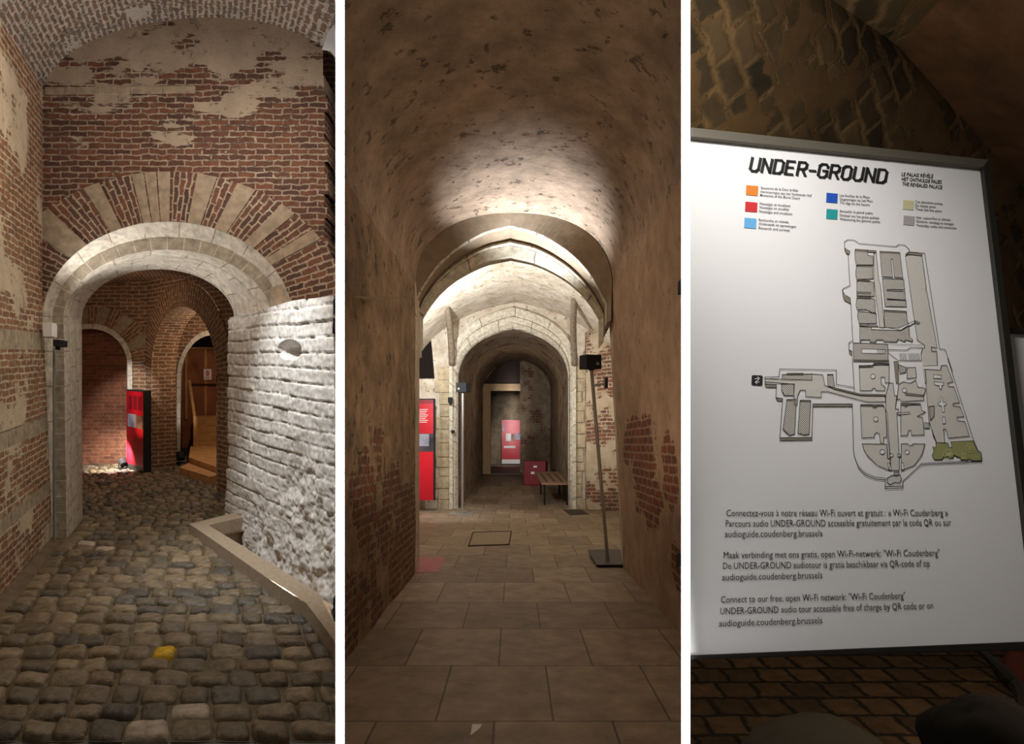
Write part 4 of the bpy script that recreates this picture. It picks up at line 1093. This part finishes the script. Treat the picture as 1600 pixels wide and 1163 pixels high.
bslab('board', [(XL, 1024.8), (1616, 1002.5), (1531, 265), (XL, 217.5)], M['board'], -.03, 0)
bslab('top_rail', [(XL, 219), (1531, 266), (1540, 254), (XL, 204)], M['frame_grey'], -.035, .012, bev=.002)
bslab('side_rail', [(1616, 1003), (1629, 1003), (1540, 254), (1531, 265)], M['frame_dark'], -.035, .012, bev=.002)
bslab('bottom_rail', [(XL, 1031), (1635, 1015), (1632, 1001.5), (XL, 1024.2)], M['frame_dark'], -.035, .012, bev=.002)
for yy in (420, 860): bslab('wall_bracket', [(XL-2, yy+20), (XL+12, yy+20), (XL+12, yy), (XL-2, yy)], M['frame_dark'], -.06, -.03)
s2 = empty('sign_frame', onb(1600, 1010, -.1), 'grey metal sign frame with white board just behind the large sign', 'sign')
bslab('side_post', [(1557, 270), (1645, 1003), (1625, 1003), (1543, 266)], M['post_grey'], -.09, -.045, s2)
bslab('board', [(1588, 503), (1700, 508), (1760, 1010), (1642, 1010)], M['board'], -.08, -.06, s2)
bslab('top_rail', [(1572, 497), (1700, 500), (1700, 509), (1574, 503)], M['frame_dark'], -.09, -.05, s2)

# ---- lettering
T = .0012
def ribbon(mb, pts, wpx, off=T, closed=False):
    """flat inked line on the board through photo points"""
    P = [onb(x, y, off) for x, y in pts]
    if closed: P.append(P[0])
    hw = wpx*.0015/2
    for i in range(len(P)-1):
        a, b = P[i], P[i+1]
        t = (b-a)
        if t.length < 1e-6: continue
        t.normalize(); s = t.cross(bn).normalized()*hw; e = t*hw*.8
        mb.quad([a-e-s, b+e-s, b+e+s, a-e+s])
def text_mesh(body, bold=0.0):
    cu = bpy.data.curves.new('text', 'FONT'); cu.body = body; cu.size = 1; cu.offset = bold; cu.resolution_u = 2
    ob = bpy.data.objects.new('text', cu); C.objects.link(ob)
    bpy.context.view_layer.update()
    dg = bpy.context.evaluated_depsgraph_get(); me = bpy.data.meshes.new_from_object(ob.evaluated_get(dg))
    v = [tuple(x.co) for x in me.vertices]; f = [tuple(p.vertices) for p in me.polygons]
    bpy.data.objects.remove(ob); bpy.data.curves.remove(cu); bpy.data.meshes.remove(me)
    return v, f
def tline(mb, body, a, b, cap, bold=.0, slant=0.0):
    v, f = text_mesh(body, bold); x0 = min(p[0] for p in v); x1 = max(p[0] for p in v)
    A = onb(*a, T); Bv = onb(*b, T); base = len(mb.v); capw = None
    for fc in f:
        q = []
        for i in fc:
            s = (v[i][0]-x0)/(x1-x0); h = v[i][1]/.70
            p = A+(Bv-A)*s
            px, py = lerp(a[0], b[0], s), lerp(a[1], b[1], s)
            ch = (onb(px+(1297-px)*cap/(py+1728), py-cap, T)-onb(px, py, T))
            q.append(p+ch*h+(Bv-A).normalized()*ch.length*slant*h)
        mb.quad(q)
k4 = .2375
def z4(x, y): return (1140+x*k4, 220+y*k4)
def z3(x, y): return (1100+x*.3294, 780+y*.3294)
# heading letters, squared italic strokes
GL = {'U': [[(0, 1), (0, .16), (.16, 0), (.44, 0), (.6, .16), (.6, 1)]],
      'N': [[(0, 0), (0, 1), (.6, 0), (.6, 1)]],
      'D': [[(0, 0), (0, 1), (.42, 1), (.6, .84), (.6, .16), (.42, 0), (0, 0)]],
      'E': [[(.52, 1), (0, 1), (0, 0), (.52, 0)], [(0, .52), (.46, .52)]],
      'R': [[(0, 0), (0, 1), (.44, 1), (.58, .88), (.58, .62), (.44, .48), (0, .48)], [(.3, .48), (.6, 0)]],
      '-': [[(0, .42), (.4, .42)]],
      'G': [[(.6, .76), (.6, .86), (.46, 1), (.16, 1), (0, .86), (0, .14), (.16, 0), (.44, 0), (.6, .14), (.6, .50), (.32, .50)]],
      'O': [[(0, .16), (0, .84), (.16, 1), (.44, 1), (.6, .84), (.6, .16), (.44, 0), (.16, 0), (0, .16)]]}
mb = MB(); word = 'UNDER-GROUND'; wd_ = [.60 if c != '-' else .40 for c in word]; gap = .27
tot = sum(wd_)+gap*(len(word)-1); x = 0; a, b = z4(134, 198), z4(1022, 278); cap = 20.5; sw = .085
for c, wi in zip(word, wd_):
    def M_(u, v):
        s = (x+u)/tot; px, py = lerp(a[0], b[0], s), lerp(a[1], b[1], s)
        px += v*cap*.20; py -= v*cap-.1*v*cap*.2; return px, py
    for st in GL[c]:
        P_ = [M_(u, v) for u, v in st]; ribbon(mb, P_, 5.9)
    x += wi+gap
mb.build('heading_lettering', M['ink'], sign)
mb = MB()
for t_, a, b in (('LE PALAIS RÉVÉLÉ', (1130, 230), (1338, 246)), ('HET ONTHULDE PALEIS', (1130, 262), (1395, 283)), ('THE REVEALED PALACE', (1133, 294), (1398, 318))):
    tline(mb, t_, z4(*a), z4(*b), 5.6, .018, .18)
mb.build('tagline_lettering', M['ink'], sign)
leg = [('orange', srgb(214, 122, 34), (110, 292, 79, 64), (('Souvenirs de la Cour brûlée', (205, 317), (450, 335)), ('Herinneringen aan het Verbrande Hof', (203, 342), (540, 369)), ('Memories of the Burnt Court', (200, 365), (463, 387)))),
       ('red', srgb(196, 28, 34), (104, 400, 80, 64), (('Nostalgie et érudition', (198, 420), (400, 437)), ('Nostalgie en eruditie', (197, 445), (390, 460)), ('Nostalgia and erudition', (195, 471), (413, 490)))),
       ('sky', srgb(96, 166, 216), (98, 506, 80, 66), (('Recherche et relevés', (192, 528), (388, 543)), ('Onderzoek en opmetingen', (192, 553), (437, 573)), ('Research and surveys', (190, 580), (396, 597)))),
       ('blue', srgb(26, 78, 178), (638, 342, 74, 62), (('Les fouilles de la Place', (724, 366), (922, 380)), ('Opgravingen op het Plein', (724, 391), (942, 406)), ('The digs on the Square', (724, 415), (922, 430)))),
       ('teal', srgb(30, 148, 150), (638, 448, 74, 64), (('Accueillir le grand public', (724, 470), (942, 485)), ('Onthaal van het grote publiek', (724, 497), (986, 517)), ('Welcoming the general public', (724, 522), (990, 542)))),
       ('beige', srgb(204, 196, 152), (1142, 390, 70, 60), (('Ces dernières années', (1222, 407), (1402, 423)), ('De laatste jaren', (1222, 432), (1356, 444)), ('These last few years', (1222, 456), (1395, 471)))),
       ('grey', srgb(166, 160, 160), (1146, 492, 72, 60), (("Hier, aujourd'hui et demain", (1228, 512), (1453, 528)), ('Gisteren, vandaag en morgen', (1228, 537), (1475, 556)), ('Yesterday, today and tomorrow', (1228, 563), (1493, 583))))]
for nm, col, (x, y, w_, h_), lines in leg:
    mb = MB(); dy = .085
    mb.quad([onb(*z4(*p), T) for p in ((x-3, y+h_), (x+w_-3, y+h_+w_*dy), (x+w_, y+w_*dy), (x, y))])
    o = mb.build('legend_swatch', plain('ink_'+nm, col, .6), sign); o['label'] = nm.replace('sky', 'light blue')+' legend square'
    mb = MB()
    for t_, a, b in lines: tline(mb, t_, z4(*a), z4(*b), 4.0, 0.008, 0)
    mb.build('legend_lettering', M['ink'], sign)
paras = [[('Connectez-vous à notre réseau Wi-Fi ouvert et gratuit : « Wi-Fi Coudenberg »', (106, 82), (1158, 80)), ('Parcours audio UNDER-GROUND accessible gratuitement par le code QR ou sur', (103, 132), (1173, 126)), ('audioguide.coudenberg.brussels', (99, 181), (562, 178))],
         [('Maak verbinding met ons gratis, open Wi-Fi-netwerk: "Wi-Fi Coudenberg"', (93, 282), (1120, 270)), ('De UNDER-GROUND audiotour is gratis beschikbaar via QR-code of op', (90, 333), (1072, 320)), ('audioguide.coudenberg.brussels', (86, 387), (562, 376))],
         [('Connect to our free, open Wi-Fi network: "Wi-Fi Coudenberg"', (80, 493), (957, 473)), ('UNDER-GROUND audio tour accessible free of charge by QR code or on', (77, 548), (1088, 520)), ('audioguide.coudenberg.brussels', (71, 606), (562, 590))]]
for para in paras:
    mb = MB()
    for t_, a, b in para: tline(mb, t_, z3(*a), z3(*b), 10.6, 0, -.06)
    mb.build('paragraph_lettering', M['ink'], sign)
# ---- floor plan
def z5(p): return (1300+p[0]*.18912, 360+p[1]*.18912)
def z6(p): return (1160+p[0]*.24375, 560+p[1]*.24375)
from mathutils.geometry import tessellate_polygon
def polyfill(mb, pts, off):
    P = [onb(x, y, off) for x, y in pts]
    for t in tessellate_polygon([P]):
        mb.quad([P[i] for i in t], [((P[i]-pc0).dot(hdir), (P[i]-pc0).dot(vdir)) for i in t])
plan_dark, plan_light, plan_line, plan_side, plan_olive, plan_white = MB(), MB(), MB(), MB(), MB(), MB()
def rm(kind, pts, zf, line=1):
    pts = [zf(p) for p in pts]
    polyfill(plan_dark if kind == 'd' else plan_light, pts, T*(1.0 if kind == 'd' else .7))
    if line: ribbon(plan_line, pts, .9, T*1.5, True)
def ln(pts, zf, w=1.0, closed=False): ribbon(plan_line, [zf(p) for p in pts], w, T*1.5, closed)
def sd(pts, zf): polyfill(plan_side, [zf(p) for p in pts], T*1.2); ribbon(plan_line, [zf(p) for p in pts], .6, T*1.5, True)
def wh(pts, zf): polyfill(plan_white, [zf(p) for p in pts], T*1.3); ribbon(plan_line, [zf(p) for p in pts], .7, T*1.6, True)
# castle wing
ln([(172, 925), (155, 605), (150, 560), (100, 525), (85, 495), (95, 480), (140, 460), (148, 460), (133, 200), (118, 190), (105, 160), (103, 95), (130, 78), (185, 80), (220, 108), (530, 135), (550, 118), (600, 122), (637, 155), (637, 180), (607, 212), (680, 745), (705, 905), (765, 950), (762, 975)], z5)
sd([(103, 140), (118, 155), (148, 170), (142, 198), (118, 190), (105, 165)], z5); sd([(85, 500), (100, 535), (150, 560), (152, 605), (105, 580), (90, 550)], z5)
sd([(607, 195), (637, 178), (745, 192), (742, 212), (637, 198), (610, 212)], z5); sd([(140, 985), (165, 1000), (165, 1035), (142, 1015)], z5); ln([(165, 915), (140, 930), (140, 990), (168, 1005)], z5)
ln([(640, 178), (765, 188), (888, 978), (935, 985), (995, 1163)], z5); ln([(743, 212), (778, 470), (775, 490), (782, 500), (868, 972), (820, 965), (822, 1000), (865, 1000), (870, 1115)], z5)
rm('l', [(612, 208), (742, 214), (780, 490), (864, 1000), (866, 1115), (750, 1120), (740, 1000), (765, 950), (705, 905), (680, 745)], z5, 0)
rm('l', [(345, 190), (365, 180), (385, 400), (400, 450), (432, 795), (430, 808), (395, 805), (365, 560), (345, 400)], z5)
for r in ([(192, 155), (295, 165), (295, 205), (338, 212), (343, 285), (200, 285), (190, 230), (188, 180)], [(202, 290), (335, 290), (338, 400), (205, 405), (195, 370)],
          [(205, 415), (310, 420), (345, 430), (350, 545), (205, 540)], [(205, 560), (322, 560), (355, 570), (360, 680), (325, 680), (290, 655), (210, 655), (198, 620)], [(215, 670), (290, 675), (365, 690), (368, 770), (225, 770), (210, 710)],
          [(228, 790), (325, 800), (325, 820), (570, 828), (635, 790), (640, 880), (668, 905), (660, 920), (610, 905), (600, 920), (545, 900), (535, 922), (430, 920), (420, 905), (365, 905), (360, 925), (315, 922), (310, 905), (240, 905), (238, 920), (230, 920)],
          [(395, 172), (560, 182), (585, 392), (515, 388), (500, 235), (488, 237), (500, 388), (412, 382)], [(415, 398), (592, 405), (600, 490), (455, 487), (455, 500), (602, 505), (608, 575), (455, 565), (455, 573), (610, 580), (615, 632), (438, 628)],
          [(430, 660), (615, 670), (620, 740), (635, 780), (570, 825), (435, 800)], [(175, 930), (460, 940), (465, 1075), (178, 1070)]): rm('d', r, z5)
for s_ in ([(192, 155), (365, 168), (365, 183), (192, 170)], [(202, 283), (335, 292), (335, 302), (202, 298)], [(205, 405), (310, 412), (312, 426), (205, 420)], [(205, 508), (322, 512), (322, 526), (205, 522)], [(205, 548), (322, 552), (322, 568), (205, 563)],
           [(395, 172), (560, 182), (562, 192), (396, 184)], [(428, 657), (615, 668), (617, 682), (430, 672)], [(228, 785), (380, 788), (380, 800), (228, 797)], [(178, 1072), (470, 1075), (470, 1084), (178, 1082)], [(223, 1118), (330, 1118), (350, 1098), (470, 1102), (470, 1112), (350, 1110), (335, 1132), (223, 1132)]): sd(s_, z5)
wh([(248, 980), (440, 985), (440, 1020), (248, 1015)], z5)
for i in range(7): ln([(375+i*11, 984), (375+i*11, 1019)], z5, .8)
wh([(325, 800), (550, 808), (680, 748), (690, 760), (570, 828), (325, 820)], z5)
ln([(465, 940), (745, 948)], z5, .6); ln([(460, 985), (620, 990), (650, 968), (750, 970), (735, 1020), (740, 1075), (545, 1075), (465, 1010)], z5)
for i in range(14):
    if i != 5: ln([(560+i*12, 1018), (568+i*12, 1076)], z5, .8)
sd([(680, 745), (700, 750), (728, 765), (708, 778), (690, 765)], z5)
# lower plan
ln([(145, 120), (235, 118), (240, 68), (602, 75), (602, 168), (716, 186)], z6); ln([(716, 186), (705, 0)], z6); ln([(716, 186), (718, 216)], z6)
ln([(145, 120), (145, 165), (218, 170), (215, 255), (258, 258), (240, 510), (445, 508), (452, 293), (704, 293)], z6)
for s_ in ([(240, 510), (445, 508), (447, 524), (240, 526)], [(452, 293), (704, 293), (704, 309), (455, 309)], [(145, 165), (218, 170), (218, 187), (150, 186)], [(217, 252), (257, 258), (257, 275), (225, 272)], [(285, 95), (390, 95), (385, 108), (285, 106)], [(548, 176), (592, 188), (755, 228), (915, 232), (915, 243), (755, 240), (592, 200)],
           [(845, 28), (940, 33), (940, 44), (845, 40)], [(748, 46), (820, 48), (820, 58), (748, 56)], [(970, 20), (998, 22), (1002, 160), (985, 158)], [(545, 103), (582, 103), (580, 110), (545, 108)], [(285, 263), (325, 263), (325, 273), (285, 272)], [(372, 268), (438, 270), (438, 280), (372, 278)],
           [(760, 296), (905, 298), (905, 308), (760, 306)], [(1015, 288), (1140, 290), (1140, 300), (1015, 299)], [(1045, 222), (1160, 235), (1160, 246), (1045, 236)]): sd(s_, z6)
rm('l', [(445, 100), (515, 105), (530, 175), (592, 198), (755, 238), (915, 242), (918, 280), (795, 280), (550, 215), (505, 215), (505, 252), (405, 245), (405, 205), (370, 205), (355, 240), (350, 300), (335, 300), (330, 240), (330, 165), (250, 160), (145, 150), (145, 130), (250, 135), (445, 140)], z6)
for r in ([(255, 105), (445, 100), (445, 140), (255, 135)], [(250, 165), (333, 165), (330, 240), (268, 238), (250, 200)], [(545, 103), (580, 103), (592, 188), (548, 178)], [(285, 265), (345, 262), (335, 485), (300, 495), (260, 455)], [(370, 270), (438, 270), (428, 485), (395, 492), (355, 480)],
          [(1000, 40), (1050, 60), (1045, 90), (1010, 98)], [(1195, 310), (1230, 305), (1230, 370), (1205, 400)]): rm('d', r, z6)
for r in ([(748, 48), (940, 40), (940, 155), (915, 158), (912, 120), (888, 122), (890, 165), (915, 185), (912, 208), (858, 208), (850, 193), (835, 193), (828, 208), (755, 208)],
          [(757, 298), (832, 300), (840, 318), (858, 318), (865, 300), (905, 300), (920, 345), (925, 505), (905, 508), (905, 550), (885, 545), (878, 485), (860, 475), (845, 488), (845, 508), (765, 510)],
          [(768, 548), (925, 550), (930, 640), (950, 645), (940, 718), (870, 690), (810, 635), (780, 590)], [(1018, 548), (1060, 548), (1070, 560), (1085, 560), (1095, 548), (1170, 550), (1150, 620), (1100, 690), (1018, 718)],
          [(940, 158), (965, 158), (975, 238), (990, 240), (980, 325), (1000, 325), (1005, 350), (990, 352), (1005, 640), (1005, 720), (955, 720), (945, 640), (920, 350), (918, 240)],
          [(1000, 170), (1030, 150), (1075, 160), (1110, 140), (1125, 185), (1165, 190), (1175, 200), (1160, 245), (1165, 270), (1020, 278), (1010, 262), (990, 265), (995, 230)],
          [(1015, 300), (1035, 300), (1045, 315), (1062, 300), (1140, 290), (1150, 335), (1175, 345), (1120, 372), (1155, 380), (1165, 490), (1085, 495), (1080, 462), (1065, 462), (1058, 495), (1015, 497)],
          [(1055, 60), (1110, 58), (1115, 125), (1055, 130)],
          [(1170, 70), (1270, 75), (1275, 45), (1310, 45), (1350, 150), (1315, 160), (1318, 180), (1355, 182), (1392, 285), (1350, 290), (1350, 305), (1395, 310), (1420, 375), (1375, 378), (1380, 400), (1425, 405), (1455, 500), (1320, 512), (1305, 455), (1290, 455), (1298, 545), (1245, 540), (1215, 460), (1195, 400), (1180, 215)]): rm('l', r, z6)
for r in ([(1225, 105), (1275, 108), (1275, 130), (1225, 128)], [(1230, 150), (1290, 155), (1290, 172), (1278, 175), (1275, 200), (1262, 195), (1262, 175), (1230, 170)], [(1268, 250), (1282, 250), (1285, 280), (1305, 285), (1305, 300), (1292, 305), (1295, 345), (1280, 345), (1275, 305), (1255, 300), (1255, 285), (1270, 280)], [(1282, 375), (1298, 375), (1302, 418), (1285, 420)],
          [(1160, 70), (1172, 72), (1180, 155), (1170, 158)], [(918, 345), (928, 345), (948, 640), (935, 642)], [(992, 350), (1072, 345), (1075, 355), (1000, 362)], [(930, 672), (950, 672), (955, 718), (938, 716)], [(1018, 670), (1032, 670), (1036, 715), (1020, 718)]): wh(r, z6)
arc = [(704, 309), (708, 400), (711, 580), (718, 630), (742, 690), (790, 738), (850, 762), (915, 768)]
ln([(704, 293)]+arc, z6); ln([(x-1, y+12) for x, y in arc[4:]], z6, 1.2)
ln([(915, 768), (915, 835), (1028, 832), (1028, 790), (1142, 682), (1535, 662), (1530, 600), (1512, 598), (1480, 520), (1315, 0)], z6)
ln([(915, 824), (1028, 820)], z6, 1.2); ln([(1142, 674), (1535, 655)], z6, .8)
rm('l', [(925, 770), (960, 750), (985, 755), (1010, 745), (1020, 775), (1008, 800), (980, 795), (945, 812), (930, 795)], z6)
wh([(972, 728), (1002, 728), (1004, 748), (970, 748)], z6); ln([(972, 734), (1003, 734)], z6, .6); ln([(972, 741), (1003, 741)], z6, .6)
wh([(1165, 412), (1198, 414), (1198, 448), (1165, 446)], z6)
for i in range(4): ln([(1172+i*7, 414), (1172+i*7, 447)], z6, .7)
ln([(1215, 460), (1225, 500), (1245, 540)], z6, 1.6)
def circ(cx, cy, r, n=18): return [(cx+r*math.cos(2*PI*k/n), cy+r*math.sin(2*PI*k/n)) for k in range(n)]
for c in ((837, 116, 15), (855, 390, 15), (897, 600, 16), (1056, 602, 14), (955, 622, 11), (1003, 622, 11), (1038, 205, 14)): wh(circ(*c), z6)
ol = [(1240, 540), (1318, 543), (1328, 572), (1342, 570), (1335, 535), (1480, 528), (1500, 580), (1520, 600), (1535, 655), (1475, 656), (1455, 642), (1440, 652), (1398, 650), (1395, 635), (1370, 628), (1358, 618), (1348, 640), (1290, 630), (1280, 648), (1230, 650), (1215, 625), (1225, 600), (1220, 565), (1240, 575)]
polyfill(plan_olive, [z6(p) for p in ol], T*1.3); ribbon(plan_line, [z6(p) for p in ol], .7, T*1.5, True)
pn = MB()
for c in ((1316, 615, 27), (1461, 577, 27)): ribbon(pn, [z6(p) for p in circ(*c, 24)], .8, T*2, True)
ribbon(pn, [z6(p) for p in circ(1416, 600, 10)], .8, T*2, True); ribbon(pn, [z6(p) for p in ((1408, 600), (1410, 645), (1425, 645), (1424, 600))], .8, T*2)
def small(mbx, body, a, b, cap):
    v0 = MB(); tline(v0, body, a, b, cap, .01)
    for f in v0.f: mbx.quad([Vector(v0.v[i])+bn*T for i in f])
small(pn, '28', z6((1300, 626)), z6((1332, 628)), 5.6); small(pn, '27', z6((1446, 588)), z6((1477, 589)), 5.6)
sd_o = plan_dark.build('dark_plan_rooms', M['hatch_dark'], sign); plan_light.build('light_plan_rooms', M['hatch_light'], sign)
plan_side.build('plan_wall_shading', M['plan_side'], sign); plan_white.build('plan_pillars', M['board'], sign)
plan_olive.build('plan_highlight', M['olive'], sign); plan_line.build('plan_outline', M['ink'], sign)
pn.build('plan_numbers', plain('pale_ink', srgb(214, 208, 150), .6), sign)
mb = MB(); polyfill(mb, [z6(p) for p in ((66, 108), (124, 110), (131, 117), (129, 170), (122, 176), (64, 172), (58, 165), (60, 114))], T); mb.build('entrance_symbol', M['ink'], sign)
mb = MB()
for p in ([(80, 132), (105, 128)], [(98, 120), (110, 128), (100, 140)], [(110, 128), (84, 154)], [(84, 154), (108, 152)], [(92, 144), (82, 154), (94, 164)]): ribbon(mb, [z6(q) for q in p], 1.1, T*2)
mb.build('entrance_arrow', M['print_white'], sign)

# things on the floor under the sign
def blob(name, c, r, mat, label, cat, seed=0):
    mb = MB(); n, m_ = 28, 16; V = []
    for i in range(m_+1):
        a = PI*i/m_; row = []
        for j in range(n):
            b = 2*PI*j/n; d_ = Vector((math.sin(a)*math.cos(b), math.sin(a)*math.sin(b), math.cos(a)))
            k = 1+.14*mnoise.fractal(d_*1.6+Vector((seed, 0, 0)), .8, 2, 4); zz_ = d_.z*r[2]*k
            row.append(Vector((c[0]+d_.x*r[0]*k, c[1]+d_.y*r[1]*k, c[2]+max(zz_, -r[2]*.7))))
        V.append(row)
    for i in range(m_):
        for j in range(n): mb.quad([V[i][j], V[i+1][j], V[i+1][(j+1) % n], V[i][(j+1) % n]])
    return tag(mb.build(name, mat, merge=True, smooth=True), label, cat)
gz = EYE-1.5
c = P3(1545, 0, 2.55); bag = blob('shoulder_bag', (c.x, c.y, gz+.15), (.26, .2, .215), M['cloth_black'], 'black cloth bag with a curved strap at the bottom right below the sign', 'bag', 3)
c = P3(1275, 0, 2.7); blob('grey_bundle', (c.x, c.y, gz+.09), (.28, .2, .12), M['cloth_grey'], 'grey cloth bundle lying on the floor under the sign', 'cloth', 8)
mb = MB(); pts = [(1530, 1015, 2.9), (1552, 1035, 2.9), (1568, 1052, 2.9), (1582, 1068, 2.9), (1598, 1084, 2.8), (1606, 1125, 2.66)]
mb.tube(smooth_curve([P3(*p) for p in pts], 4), [.012+.022*min(1, i/8) for i in range(21)], 8)
bpy.context.view_layer.update(); mb.build('strap', M['cloth_black'], bag, smooth=True)
c = P3(1592, 0, 3.0); blob('red_pouch', (P3(1597, 1060, 3.5).x, 3.5, gz+.09), (.10, .10, .12), plain('faded_red', srgb(92, 44, 40), .9), 'small faded red pouch behind the black strap', 'pouch', 5)
